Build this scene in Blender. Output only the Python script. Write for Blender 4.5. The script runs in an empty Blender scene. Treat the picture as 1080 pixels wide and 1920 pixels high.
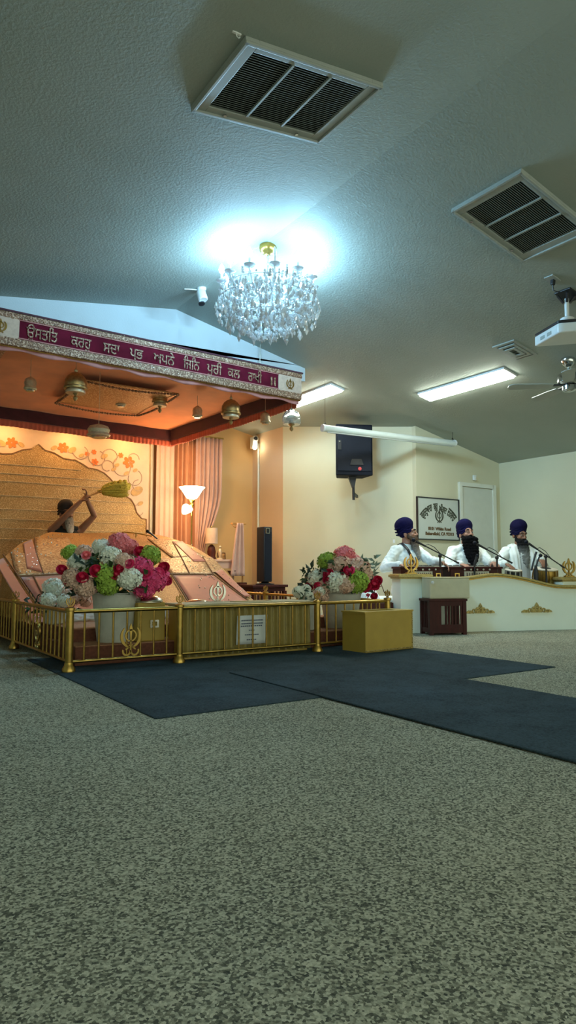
import bpy, bmesh, math, random
from math import sin, cos, pi, radians, sqrt, atan2
from mathutils import Vector, Matrix, Euler, Quaternion
random.seed(7)
SC = bpy.context.scene
COL = SC.collection

# ------------------------------------------------------------------ materials
def new_mat(name):
    m = bpy.data.materials.new(name); m.use_nodes = True
    nt = m.node_tree
    return m, nt, nt.nodes['Principled BSDF']
def link(nt, a, b): nt.links.new(a, b)
def coords(nt, scale=None):
    tc = nt.nodes.new('ShaderNodeTexCoord')
    if scale is None: return tc.outputs['Object']
    mp = nt.nodes.new('ShaderNodeMapping'); mp.inputs['Scale'].default_value = scale
    link(nt, tc.outputs['Object'], mp.inputs['Vector'])
    return mp.outputs['Vector']
def noise(nt, vec, scale, detail=3, rough=.55):
    n = nt.nodes.new('ShaderNodeTexNoise')
    n.inputs['Scale'].default_value = scale; n.inputs['Detail'].default_value = detail
    n.inputs['Roughness'].default_value = rough
    link(nt, vec, n.inputs['Vector'])
    return n.outputs['Fac']
def ramp(nt, fac, stops, interp='LINEAR'):
    r = nt.nodes.new('ShaderNodeValToRGB'); r.color_ramp.interpolation = interp
    e = r.color_ramp.elements
    while len(e) < len(stops): e.new(.5)
    for el, (p, c) in zip(e, stops):
        el.position = p; el.color = (*c, 1)
    link(nt, fac, r.inputs['Fac'])
    return r.outputs['Color']
def bump(nt, b, fac, strength, dist=.01):
    n = nt.nodes.new('ShaderNodeBump'); n.inputs['Strength'].default_value = strength
    n.inputs['Distance'].default_value = dist
    link(nt, fac, n.inputs['Height']); link(nt, n.outputs['Normal'], b.inputs['Normal'])
def mat(name, col, rough=.6, metal=0., var=.12, vscale=8., bmp=0., bscale=60., sheen=0., trans=0., spec=.5, alpha=1., ior=1.45):
    m, nt, b = new_mat(name)
    b.inputs['Roughness'].default_value = rough; b.inputs['Metallic'].default_value = metal
    b.inputs['Specular IOR Level'].default_value = spec
    v = coords(nt)
    dark = tuple(c*(1-var) for c in col); lite = tuple(min(1, c*(1+var)) for c in col)
    link(nt, ramp(nt, noise(nt, v, vscale), [(.3, dark), (.7, lite)]), b.inputs['Base Color'])
    if bmp: bump(nt, b, noise(nt, v, bscale, 2), bmp)
    if sheen: b.inputs['Sheen Weight'].default_value = sheen
    if trans: b.inputs['Transmission Weight'].default_value = trans; b.inputs['IOR'].default_value = ior
    if alpha < 1: b.inputs['Alpha'].default_value = alpha
    return m
def glow(name, col, strength):
    m, nt, b = new_mat(name)
    b.inputs['Base Color'].default_value = (*col, 1)
    b.inputs['Emission Color'].default_value = (*col, 1)
    b.inputs['Emission Strength'].default_value = strength
    return m
def brocade(name, stops, scale=90., rough=.38, metal=.35, stretch=(1,1,1), lines=0., bstr=.5):
    m, nt, b = new_mat(name)
    v = coords(nt, stretch)
    vo = nt.nodes.new('ShaderNodeTexVoronoi'); vo.inputs['Scale'].default_value = scale*.55
    link(nt, v, vo.inputs['Vector'])
    n = noise(nt, v, scale*.35, 4, .7)
    mx = nt.nodes.new('ShaderNodeMath'); mx.operation = 'ADD'
    link(nt, vo.outputs['Distance'], mx.inputs[0]); link(nt, n, mx.inputs[1])
    mh = nt.nodes.new('ShaderNodeMath'); mh.operation = 'MULTIPLY'; mh.inputs[1].default_value = .72
    link(nt, mx.outputs[0], mh.inputs[0])
    link(nt, ramp(nt, mh.outputs[0], stops), b.inputs['Base Color'])
    b.inputs['Roughness'].default_value = rough; b.inputs['Metallic'].default_value = metal
    bump(nt, b, mh.outputs[0], bstr, .01)
    return m

# ------------------------------------------------------------------ mesh builder
class MB:
    def __init__(s): s.v = []; s.f = []
    def add(s, vs, fs):
        k = len(s.v); s.v += [Vector(p) for p in vs]; s.f += [tuple(i+k for i in f) for f in fs]; return s
    def box(s, c, d, rz=0, rot=None):
        R = rot if rot is not None else Matrix.Rotation(rz, 3, 'Z')
        c = Vector(c); vs = []
        for z in (-.5, .5):
            for x, y in ((-.5,-.5), (.5,-.5), (.5,.5), (-.5,.5)):
                vs.append(c + R @ Vector((x*d[0], y*d[1], z*d[2])))
        return s.add(vs, [(3,2,1,0),(4,5,6,7),(0,1,5,4),(1,2,6,5),(2,3,7,6),(3,0,4,7)])
    def tube(s, pts, r, n=10, cap=True):
        pts = [Vector(p) for p in pts]
        rr = r if isinstance(r, (list, tuple)) else [r]*len(pts)
        u = None; vs = []; N = len(pts)
        for i, p in enumerate(pts):
            t = (pts[min(i+1, N-1)] - pts[max(i-1, 0)]).normalized()
            if u is None:
                u = t.orthogonal().normalized()
            else:
                u = (u - t*u.dot(t))
                u = u.normalized() if u.length > 1e-6 else t.orthogonal().normalized()
            w = t.cross(u)
            for k in range(n):
                a = 2*pi*k/n
                vs.append(p + (u*cos(a) + w*sin(a))*rr[i])
        fs = [(i*n+k, i*n+(k+1)%n, (i+1)*n+(k+1)%n, (i+1)*n+k) for i in range(N-1) for k in range(n)]
        if cap: fs += [tuple(reversed(range(n))), tuple(range((N-1)*n, N*n))]
        return s.add(vs, fs)
    def lathe(s, prof, c=(0,0,0), n=24, M=None):
        c = Vector(c); vs = []
        for r, z in prof:
            for k in range(n):
                a = 2*pi*k/n; p = Vector((max(r, 1e-4)*cos(a), max(r, 1e-4)*sin(a), z))
                vs.append(c + (M @ p if M else p))
        N = len(prof)
        fs = [(i*n+k, i*n+(k+1)%n, (i+1)*n+(k+1)%n, (i+1)*n+k) for i in range(N-1) for k in range(n)]
        fs += [tuple(reversed(range(n))), tuple(range((N-1)*n, N*n))]
        return s.add(vs, fs)
    def ell(s, c, r, n=14, M=None):
        if not isinstance(r, (list, tuple)): r = (r, r, r)
        c = Vector(c); m = max(6, n//2+2); vs = []
        for i in range(m+1):
            th = pi*i/m
            for k in range(n):
                a = 2*pi*k/n
                st = max(sin(th), 1e-3)
                p = Vector((r[0]*st*cos(a), r[1]*st*sin(a), -r[2]*cos(th)))
                vs.append(c + (M @ p if M else p))
        fs = [(i*n+k, i*n+(k+1)%n, (i+1)*n+(k+1)%n, (i+1)*n+k) for i in range(m) for k in range(n)]
        fs += [tuple(reversed(range(n))), tuple(range(m*n, (m+1)*n))]
        return s.add(vs, fs)
    def prism(s, poly, d0, d1, M=None):
        """outline in (x, z), extruded along y from d0 to d1"""
        n = len(poly); vs = []
        for d in (d0, d1):
            for x, z in poly:
                p = Vector((x, d, z)); vs.append(M @ p if M else p)
        return s.add(vs, [tuple(range(n)), tuple(reversed(range(n, 2*n)))] + [(i, i+n, (i+1)%n+n, (i+1)%n) for i in range(n)])
    def slab(s, poly, z0, z1):
        """outline in (x, y), extruded along z"""
        n = len(poly); vs = [Vector((x, y, z)) for z in (z0, z1) for x, y in poly]
        return s.add(vs, [tuple(reversed(range(n))), tuple(range(n, 2*n))] + [(i, (i+1)%n, (i+1)%n+n, i+n) for i in range(n)])
    def strip(s, outer, inner, d0, d1, M=None, closed=False):
        """ribbon between two (x, z) lines, extruded along y"""
        n = len(outer); rng = range(n if closed else n-1)
        P = lambda x, d, z: (M @ Vector((x, d, z))) if M else Vector((x, d, z))
        vs = [P(x, d0, z) for x, z in outer] + [P(x, d0, z) for x, z in inner] + [P(x, d1, z) for x, z in outer] + [P(x, d1, z) for x, z in inner]
        fs = []
        for i in rng:
            j = (i+1) % n
            fs += [(i, j, n+j, n+i), (2*n+i, 3*n+i, 3*n+j, 2*n+j), (i, 2*n+i, 2*n+j, j), (n+i, n+j, 3*n+j, 3*n+i)]
        if not closed: fs += [(0, n, 3*n, 2*n), (n-1, 3*n-1, 4*n-1, 2*n-1)]
        return s.add(vs, fs)
    def sheet(s, fn, nu, nv):
        vs = [Vector(fn(i/nu, j/nv)) for j in range(nv+1) for i in range(nu+1)]
        fs = [(j*(nu+1)+i, j*(nu+1)+i+1, (j+1)*(nu+1)+i+1, (j+1)*(nu+1)+i) for j in range(nv) for i in range(nu)]
        return s.add(vs, fs)
    def mesh(s, name, angle=40):
        me = bpy.data.meshes.new(name); me.from_pydata([tuple(p) for p in s.v], [], s.f); me.update()
        bm = bmesh.new(); bm.from_mesh(me); bmesh.ops.recalc_face_normals(bm, faces=bm.faces[:]); bm.to_mesh(me); bm.free()
        if angle:
            me.polygons.foreach_set('use_smooth', [True]*len(me.polygons)); me.set_sharp_from_angle(angle=radians(angle))
        return me
    def build(s, name, m, parent=None, angle=40, solid=0., bevel=0.):
        return place(s.mesh(name, angle), name, m, parent, solid, bevel)
def place(me, name, m, parent=None, solid=0., bevel=0.):
    if m is not None: me.materials.append(m)
    o = bpy.data.objects.new(name, me); COL.objects.link(o)
    if parent is not None: o.parent = parent
    if solid:
        md = o.modifiers.new('thickness', 'SOLIDIFY'); md.thickness = solid; md.offset = 0
    if bevel:
        md = o.modifiers.new('bevel', 'BEVEL'); md.width = bevel; md.segments = 2; md.limit_method = 'ANGLE'; md.angle_limit = radians(40)
    return o
def tag(o, label=None, cat=None, group=None, kind=None):
    if label: o['label'] = label
    if cat: o['category'] = cat
    if group: o['group'] = group
    if kind: o['kind'] = kind
    return o
def thing(name, label, cat, loc=(0,0,0), rz=0., group=None):
    o = bpy.data.objects.new(name, None); COL.objects.link(o)
    o.empty_display_size = .05
    o.location = loc; o.rotation_euler = (0, 0, rz)
    return tag(o, label, cat, group)
def struct(name, mb, m, parent=None, angle=0, label=None):
    o = mb.build(name, m, parent, angle)
    if parent is None: o['kind'] = 'structure'
    if label: o['label'] = label
    return o
def copy_tree(o, parent=None):
    c = o.copy(); COL.objects.link(c)
    if parent is not None: c.parent = parent
    for ch in list(o.children): copy_tree(ch, c)
    return c
def remeshed(mb, name, voxel, m, parent=None, smooth=4, dec=1., wob=0., wscale=20.):
    """fuse overlapping solids into one continuous skin"""
    tmp = bpy.data.objects.new('tmp', mb.mesh('tmp', 0)); COL.objects.link(tmp)
    r = tmp.modifiers.new('r', 'REMESH'); r.mode = 'VOXEL'; r.voxel_size = voxel; r.use_smooth_shade = True
    if smooth:
        sm = tmp.modifiers.new('s', 'SMOOTH'); sm.factor = .5; sm.iterations = smooth
    if dec < 1:
        d = tmp.modifiers.new('d', 'DECIMATE'); d.ratio = dec
    dg = bpy.context.evaluated_depsgraph_get(); dg.update()
    me = bpy.data.meshes.new_from_object(tmp.evaluated_get(dg)); me.name = name
    bpy.data.objects.remove(tmp)
    if wob:
        from mathutils import noise as mn
        for v in me.vertices:
            v.co += v.normal*wob*(mn.noise(v.co*wscale) + .55*mn.noise(v.co*wscale*2.7))
    me.materials.clear()
    me.polygons.foreach_set('use_smooth', [True]*len(me.polygons))
    return place(me, name, m, parent)
def lettering(name, body, size, m, parent, M, extrude=.002, align='CENTER', bold=0.):
    """raised letters as a mesh; M maps text space (x right, y up, z out) to the parent's space"""
    c = bpy.data.curves.new('t', 'FONT'); c.body = body; c.size = size; c.extrude = extrude; c.align_x = align; c.align_y = 'CENTER'
    c.resolution_u = 4
    tmp = bpy.data.objects.new('tmp', c); COL.objects.link(tmp)
    dg = bpy.context.evaluated_depsgraph_get(); dg.update()
    me = bpy.data.meshes.new_from_object(tmp.evaluated_get(dg)); me.name = name
    bpy.data.objects.remove(tmp)
    me.materials.clear()
    if bold:                                   # thicken the strokes with slightly shifted copies
        bm = bmesh.new()
        for k, (dx, dy) in enumerate(((0,0),(bold,bold),(-bold,bold),(bold,-bold),(-bold,-bold))):
            cp = me.copy(); cp.transform(Matrix.Translation((dx, dy, -extrude*.04*k))); bm.from_mesh(cp); bpy.data.meshes.remove(cp)
        bm.to_mesh(me); bm.free()
    me.transform(M)
    return place(me, name, m, parent)
def mtx(origin, ax, ay):
    ax = Vector(ax).normalized(); ay = Vector(ay).normalized(); az = ax.cross(ay)
    return Matrix((( ax.x, ay.x, az.x, origin[0]), (ax.y, ay.y, az.y, origin[1]), (ax.z, ay.z, az.z, origin[2]), (0,0,0,1)))
def arc(cx, cz, r, a0, a1, n=14, rx=None):
    return [(cx + (rx or r)*cos(radians(a0+(a1-a0)*i/n)), cz + r*sin(radians(a0+(a1-a0)*i/n))) for i in range(n+1)]
def khanda(mb, cx, cz, h, y0, y1, M=None):
    """double-edged sword, ring and two crossing curved blades, h tall, centred at (cx, cz)"""
    k = h/2.
    T = lambda L: [(cx + x*k, cz + z*k) for x, z in L]
    mb.prism(T([(-.05,-.62),(.05,-.62),(.06,.1),(.13,.62),(0,1.0),(-.13,.62),(-.06,.1)]), y0, y1, M)
    mb.prism(T([(-.17,-.66),(.17,-.66),(.17,-.58),(-.17,-.58)]), y0, y1, M)
    mb.prism(T([(-.06,-.98),(.06,-.98),(.06,-.66),(-.06,-.66)]), y0, y1, M)
    o = arc(0, .1, .46, 0, 360, 28)[:-1]; i = arc(0, .1, .36, 0, 360, 28)[:-1]
    mb.strip(T(o), T(i), y0, y1, M, closed=True)
    for sx in (-1, 1):
        outer = []; inner = []
        for q in range(19):
            f = q/18; a = radians(52 - 150*f)
            w = .2*sin(pi*min(1, f*1.05+.03))**.7 + .015
            outer.append((sx*.82*cos(a), .02 + .84*sin(a)))
            inner.append((sx*(.82-w)*cos(a), .02 + (.84-w)*sin(a)))
        mb.strip(T(outer), T(inner), y0, y1, M)
        mb.prism(T([(-sx*.12,-.8),(-sx*.2,-.72),(-sx*.42,-.9),(-sx*.36,-1.0)]), y0, y1, M)
    return mb
# ------------------------------------------------------------------ palette
def floor_mat():
    m, nt, b = new_mat('speckled_carpet')
    v = coords(nt)
    vo = nt.nodes.new('ShaderNodeTexVoronoi'); vo.inputs['Scale'].default_value = 175; link(nt, v, vo.inputs['Vector'])
    cr = nt.nodes.new('ShaderNodeSeparateColor'); link(nt, vo.outputs['Color'], cr.inputs['Color'])
    n = noise(nt, v, 75, 5, .8)
    mx = nt.nodes.new('ShaderNodeMix'); mx.data_type = 'FLOAT'; mx.inputs[0].default_value = .55
    link(nt, cr.outputs[0], mx.inputs[2]); link(nt, n, mx.inputs[3])
    big = noise(nt, v, 1.3, 3)
    a = nt.nodes.new('ShaderNodeMath'); a.operation = 'MULTIPLY_ADD'; a.inputs[1].default_value = .16; link(nt, big, a.inputs[0]); link(nt, mx.outputs[0], a.inputs[2])
    col = ramp(nt, a.outputs[0], [(.3, (.05,.055,.045)), (.47, (.16,.158,.112)), (.6, (.35,.34,.245)), (.8, (.56,.53,.39))])
    link(nt, col, b.inputs['Base Color'])
    b.inputs['Roughness'].default_value = .95; b.inputs['Specular IOR Level'].default_value = .1
    bump(nt, b, a.outputs[0], .7, .012)
    return m
def ceiling_mat():
    m, nt, b = new_mat('textured_plaster')
    v = coords(nt)
    n = noise(nt, v, 52, 4, .6)
    link(nt, ramp(nt, noise(nt, v, 1.1), [(.3, (.31,.355,.31)), (.7, (.355,.40,.355))]), b.inputs['Base Color'])
    b.inputs['Roughness'].default_value = .75
    bump(nt, b, n, .34, .014)
    return m
def rug_mat():
    m, nt, b = new_mat('navy_rug')
    v = coords(nt)
    n = noise(nt, v, 90, 4, .7); w = noise(nt, v, 3.0, 4, .7)
    a = nt.nodes.new('ShaderNodeMath'); a.operation = 'MULTIPLY_ADD'; a.inputs[1].default_value = .7; link(nt, w, a.inputs[0]); link(nt, n, a.inputs[2])
    link(nt, ramp(nt, a.outputs[0], [(.5, (.006,.014,.019)), (1.05, (.048,.074,.086))]), b.inputs['Base Color'])
    b.inputs['Roughness'].default_value = .95; b.inputs['Specular IOR Level'].default_value = .1
    bump(nt, b, n, .5, .008)
    return m
def wood_mat(name, c0, c1, rough=.4):
    m, nt, b = new_mat(name)
    v = coords(nt, (6, 6, 1.2))
    link(nt, ramp(nt, noise(nt, v, 5, 5, .6), [(.3, c0), (.7, c1)]), b.inputs['Base Color'])
    b.inputs['Roughness'].default_value = rough; b.inputs['Specular IOR Level'].default_value = .25
    return m
def beard_mat(name, top, low, z0, z1):
    m, nt, b = new_mat(name)
    v = coords(nt)
    sp = nt.nodes.new('ShaderNodeSeparateXYZ'); link(nt, v, sp.inputs[0])
    mr = nt.nodes.new('ShaderNodeMapRange'); mr.inputs[1].default_value = z0; mr.inputs[2].default_value = z1
    n = noise(nt, coords(nt, (60, 60, 6)), 3, 3)
    a = nt.nodes.new('ShaderNodeMath'); a.operation = 'MULTIPLY_ADD'; a.inputs[1].default_value = .4; link(nt, n, a.inputs[0])
    link(nt, sp.outputs[2], mr.inputs[0]); link(nt, mr.outputs[0], a.inputs[2])
    link(nt, ramp(nt, a.outputs[0], [(.3, low), (.95, top)]), b.inputs['Base Color'])
    b.inputs['Roughness'].default_value = .9; b.inputs['Specular IOR Level'].default_value = .12
    bump(nt, b, n, .6, .01)
    return m
M = {}
M['floor'] = floor_mat(); M['ceiling'] = ceiling_mat(); M['rug'] = rug_mat()
M['wall'] = mat('cream_wall_paint', (.60,.57,.40), .7, bmp=.12, bscale=90, var=.03, vscale=1.5)
M['alcove'] = mat('warm_lit_cream_wall', (.66,.42,.18), .7, bmp=.12, bscale=90, var=.03, vscale=1.5)  # cream wall with the orange glow of warm lamps put into its colour
M['alcove_side'] = mat('part_lit_cream_wall', (.62,.46,.30), .7, bmp=.12, bscale=90, var=.03, vscale=1.5)  # same cream wall, weaker warm lamplight painted into the colour
M['gable'] = mat('white_wall_paint', (.44,.49,.50), .7, bmp=.12, bscale=90, var=.03, vscale=1.5)
M['trim'] = mat('white_trim_paint', (.66,.67,.58), .5, var=.03)
M['door'] = mat('door_paint', (.55,.57,.50), .5, var=.03)
M['brass'] = mat('polished_brass', (.44,.29,.075), .3, 1., var=.15, vscale=20)
M['brass_dark'] = mat('aged_brass', (.36,.23,.06), .38, 1., var=.2, vscale=30)
M['gold_paint'] = mat('antique_gold_paint', (.42,.33,.12), .45, .6, var=.25, vscale=60)
M['silver'] = mat('steel', (.62,.60,.52), .25, 1., var=.08)
M['chrome'] = mat('chrome', (.55,.57,.58), .12, 1., var=.05)
M['vent_white'] = mat('vent_white_enamel', (.34,.37,.34), .45, var=.04)
M['vent_dark'] = mat('vent_louvre', (.13,.16,.145), .6, var=.15)
M['vent_back'] = mat('vent_void', (.02,.025,.022), .9)
M['white'] = mat('white_plastic', (.70,.73,.72), .4, var=.03)
M['black'] = mat('black_plastic', (.012,.013,.016), .45, var=.3)
M['navy_black'] = mat('speaker_shell', (.004,.006,.013), .7, spec=.2, var=.25, bmp=.15, bscale=160)
M['grille'] = mat('speaker_grille', (.006,.009,.018), .6, .1, spec=.25, var=.3, vscale=200)
M['maroon'] = mat('maroon_velvet', (.055,.008,.018), .85, var=.25, sheen=.3)
M['maroon_red'] = mat('wine_velvet', (.10,.006,.018), .9, var=.25, spec=.1)
M['orange_cloth'] = mat('apricot_canopy_cloth', (.74,.28,.115), .8, var=.12, vscale=3, sheen=.2)
M['ruffle'] = mat('coral_ruffle_cloth', (.60,.15,.09), .75, var=.12, sheen=.2)
M['pink_trim'] = mat('rose_trim_cloth', (.42,.17,.15), .7, var=.15)
M['blush'] = mat('blush_panel_cloth', (.50,.36,.27), .6, var=.12, vscale=25)
M['gold_trim'] = brocade('gold_sequin_trim', [(.25,(.03,.012,.006)),(.5,(.12,.055,.03)),(.75,(.25,.13,.07)),(.95,(.52,.35,.24))], 130, .55, .15)
M['brocade'] = brocade('gold_brocade', [(.25,(.12,.04,.01)),(.5,(.31,.14,.035)),(.72,(.42,.21,.065)),(.95,(.66,.42,.17))], 210, .42, .35)
M['brocade_border'] = brocade('patterned_gold_border', [(.25,(.05,.032,.008)),(.45,(.24,.14,.04)),(.65,(.42,.20,.085)),(.92,(.68,.5,.26))], 85, .42, .3)
M['arch_gold'] = brocade('gold_arch_cloth', [(.28,(.17,.085,.02)),(.5,(.34,.20,.065)),(.7,(.46,.29,.11)),(.95,(.70,.49,.24))], 150, .42, .35, (1,1,1.6))
M['salmon'] = mat('salmon_satin', (.50,.125,.06), .5, var=.08, vscale=6, sheen=.3)
M['seam'] = mat('seam_piping', (.22,.10,.04), .7)
M['white_cloth'] = mat('white_cotton', (.84,.90,.88), .8, var=.05, vscale=10, bmp=.35, bscale=14)
M['white_jacket'] = mat('white_wool_shawl', (.80,.86,.84), .85, var=.04, vscale=10, bmp=.3, bscale=18)
M['grey_cloth'] = mat('pale_grey_cotton', (.42,.45,.44), .8, var=.08, bmp=.3, bscale=14)
M['pattern_sheet'] = brocade('patterned_white_sheet', [(.3,(.62,.30,.22)),(.5,(.66,.50,.42)),(.62,(.70,.68,.62)),(.9,(.78,.77,.72))], 34, .7, 0., (1,1,2.5))
M['step_brown'] = mat('brown_carpet', (.16,.055,.03), .9, var=.25, vscale=40)
M['step_pink'] = mat('tan_carpet', (.40,.20,.11), .9, var=.2, vscale=40)
M['tan_box'] = mat('mustard_veneer', (.48,.33,.06), .5, var=.08, vscale=6)
M['tan_box_in'] = mat('box_interior', (.07,.05,.015), .8)
M['tan_edge'] = brocade('carved_gilt_edge', [(.3,(.2,.14,.03)),(.6,(.42,.31,.09)),(.9,(.6,.48,.2))], 90, .45, .3)
M['pleat'] = mat('olive_gold_satin', (.32,.245,.06), .5, var=.12, vscale=12, sheen=.2)
M['pleat_top'] = mat('cream_cloth_top', (.50,.46,.30), .7, var=.06)
M['paper'] = mat('white_paper', (.66,.70,.70), .6, var=.02)
M['ink'] = mat('printed_ink', (.10,.13,.20), .7)
M['planter'] = mat('whitewashed_planter', (.56,.57,.50), .7, var=.12, vscale=10, bmp=.2, bscale=30)
M['curtain_cream'] = mat('cream_curtain', (.66,.44,.34), .8, var=.05, sheen=.2)
M['curtain_rust'] = mat('apricot_curtain', (.55,.27,.15), .8, var=.08, sheen=.2)
M['curtain_sheer'] = mat('rose_sheer_curtain', (.56,.36,.30), .8, var=.06, sheen=.2)
M['panel'] = mat('floral_backdrop_board', (.72,.56,.42), .7, var=.04)
M['petal_orange'] = mat('painted_orange_petal', (.75,.20,.04), .7, var=.15)
M['leaf_gold'] = mat('painted_gold_leaf', (.60,.38,.16), .7, var=.2)
M['vine'] = mat('painted_vine', (.50,.36,.28), .7)
M['skin_b'] = mat('skin_warm', (.44,.235,.165), .55, var=.08, vscale=14, spec=.3)
M['skin_c'] = mat('skin_brown', (.27,.135,.085), .55, var=.08, vscale=14, spec=.3)
M['lip'] = mat('lip', (.30,.11,.09), .5)
M['eye'] = mat('eye_white', (.60,.58,.54), .3)
M['pupil'] = mat('pupil', (.012,.010,.008), .2)
M['hair'] = mat('black_hair', (.012,.011,.012), .75, var=.3, vscale=40)
M['turban'] = mat('royal_blue_turban', (.006,.005,.046), .9, spec=.15, var=.2, vscale=12, bmp=.3, bscale=40)
M['turban_navy'] = mat('navy_turban', (.005,.004,.032), .9, spec=.15, var=.2, vscale=12, bmp=.3, bscale=40)
M['turban_black'] = mat('black_turban', (.020,.012,.012), .8, var=.2, vscale=12, bmp=.3, bscale=40)
M['vest'] = mat('black_vest', (.012,.013,.012), .85)
M['parapet'] = mat('pale_green_white_paint', (.86,.94,.83), .55, var=.02, vscale=3)
M['dark_wood'] = wood_mat('mahogany', (.04,.008,.005), (.085,.017,.010), .5)
M['redwood'] = wood_mat('rosewood', (.032,.005,.004), (.065,.010,.007), .5)
M['warm_wood'] = wood_mat('honey_wood', (.42,.20,.06), (.60,.32,.11))
M['tan_cloth'] = mat('khaki_cloth', (.60,.57,.40), .85, var=.05, vscale=10, bmp=.2, bscale=30)
M['ivory'] = mat('ivory_inlay', (.52,.50,.40), .4, var=.1)
M['screen_case'] = mat('projection_screen_case', (.56,.62,.58), .4, var=.03)
M['sign_face'] = mat('sign_board_face', (.50,.53,.48), .5, var=.04, vscale=4)
M['sign_ink'] = mat('sign_dark_lettering', (.045,.05,.03), .6)
M['sign_brown'] = mat('sign_brown_lettering', (.13,.075,.03), .6)
M['lamp_shade'] = glow('lit_glass_shade', (1., .66, .34), 26.)
M['cream_shade'] = mat('cream_lampshade', (.62,.47,.36), .8)
M['glass'] = mat('clear_glass', (.85,.88,.85), .06, trans=.9, var=.02, spec=.5)
M['crystal'] = mat('cut_crystal', (.95,.98,1.0), .05, trans=.5, var=.06, vscale=90, spec=.9, ior=1.6)
M['bell_gold'] = mat('gilded_bell', (.46,.34,.16), .35, .85, var=.2, vscale=40)
M['bell_pale'] = mat('pale_gilt', (.62,.52,.36), .4, .5, var=.15, vscale=40)
M['green'] = mat('leaf_green', (.035,.075,.022), .6, var=.35, vscale=20)
M['green_dark'] = mat('leaf_dark_green', (.018,.040,.020), .6, var=.3, vscale=20)
M['grey_green'] = mat('eucalyptus', (.20,.26,.19), .7, var=.2)
M['f_white'] = mat('white_petal', (.88,.90,.78), .7, var=.08, vscale=30)
M['f_lime'] = mat('lime_petal', (.32,.48,.06), .7, var=.25, vscale=30)
M['f_pink'] = mat('hot_pink_petal', (.85,.07,.23), .6, var=.25, vscale=30)
M['f_coral'] = mat('coral_pink_petal', (.90,.22,.25), .6, var=.2, vscale=30)
M['f_rose'] = mat('crimson_petal', (.58,.014,.07), .5, var=.3, vscale=30)
M['f_blush'] = mat('blush_petal', (.78,.52,.40), .7, var=.12, vscale=30)
M['bulb_glow'] = glow('candle_bulb_glow', (.38, .72, 1.0), 95.)
M['tube_glow'] = glow('fluorescent_diffuser', (.96, 1.0, .86), 38.)
M['spot_glow'] = glow('warm_downlight', (1., .56, .20), 235.)
M['led_glow'] = glow('small_led', (1., .9, .65), 25.)
M['whisk'] = mat('yellow_yak_hair', (.50,.40,.05), .8, var=.3, vscale=40)
M['red_badge'] = mat('red_badge', (.6,.05,.05), .5)
M['drum_skin'] = mat('drum_skin', (.62,.58,.48), .6)
# ------------------------------------------------------------------ room shell
RIDGE_X, RIDGE_Z, SLOPE_R, SLOPE_L = 3.148, 3.659, .2157, .1454
def ceil_z(x): return RIDGE_Z - SLOPE_R*(x-RIDGE_X) if x > RIDGE_X else RIDGE_Z - SLOPE_L*(RIDGE_X-x)
Y0, Y1, XL, XR = -3.0, 10.3, -2.8, 9.05
struct('floor', MB().box(((XL+XR)/2, (Y0+Y1)/2, -.04), (XR-XL, Y1-Y0, .08)), M['floor'])
c = MB()
T = .1
c.prism([(XL, ceil_z(XL)), (RIDGE_X, RIDGE_Z), (XR, ceil_z(XR)), (XR, ceil_z(XR)+T), (RIDGE_X, RIDGE_Z+T), (XL, ceil_z(XL)+T)], Y0, Y1)
struct('ceiling', c, M['ceiling'])
struct('wall_front', MB().prism([(XL, 3.1), (4.95, 3.1), (4.95, ceil_z(4.95)+.03), (RIDGE_X, RIDGE_Z+.03), (XL, ceil_z(XL)+.03)], 7.0, 7.12), M['gable'])
struct('wall_left', MB().prism([(XL-.12, 0), (XL, 0), (XL, ceil_z(XL)+.05), (XL-.12, ceil_z(XL)+.05)], Y0, Y1), M['wall'])
struct('wall_right', MB().prism([(8.93, 0), (9.05, 0), (9.05, ceil_z(9.05)+.05), (8.93, ceil_z(8.93)+.05)], Y0, 7.32), M['wall'])
struct('wall_recess', MB().prism([(7.08, 0), (9.05, 0), (9.05, ceil_z(9.05)+.05), (7.08, ceil_z(7.08)+.05)], 7.2, 7.32), M['wall'])
def wall_run(name, a, b, t, m):
    d = Vector((b[0]-a[0], b[1]-a[1], 0)); L = d.length; d.normalize(); n = Vector((-d.y, d.x, 0))
    mb = MB(); vs = []
    for k in (0, t):
        for p in (a, b):
            q = Vector((p[0], p[1], 0)) + n*k
            vs += [q, q + Vector((0, 0, ceil_z(q.x)+.05))]
    mb.add(vs, [(0,2,3,1),(4,5,7,6),(0,1,5,4),(2,6,7,3),(1,3,7,5),(0,4,6,2)])
    return struct(name, mb, m)
wall_run('wall_splayed', (6.06, 9.2), (7.12, 7.2), .12, M['wall'])
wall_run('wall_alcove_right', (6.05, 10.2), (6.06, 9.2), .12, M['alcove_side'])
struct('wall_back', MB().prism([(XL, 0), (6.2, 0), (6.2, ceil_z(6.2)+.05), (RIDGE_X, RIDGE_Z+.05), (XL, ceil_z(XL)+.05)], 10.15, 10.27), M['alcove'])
struct('trim_1', MB().tube([(6.035, 9.93, .0), (6.035, 9.93, 2.86)], .018, 10), M['trim'], angle=40)
d = struct('door_1', MB().box((8.36, 7.19, .985), (.74, .03, 1.97)), M['door'])
f = MB()
f.box((7.985, 7.185, 1.02), (.055, .06, 2.04)); f.box((8.755, 7.185, 1.02), (.075, .06, 2.04)); f.box((8.37, 7.185, 2.01), (.72, .06, .06))
f.build('door_frame', M['trim'], d, 0)
MB().lathe([(.012,0),(.03,.004),(.03,.03),(.02,.05)], (0,0,0), 14, Matrix.Rotation(pi/2, 3, 'X')).build('door_knob', M['chrome'], d).location = (8.08, 7.17, .95)

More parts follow.
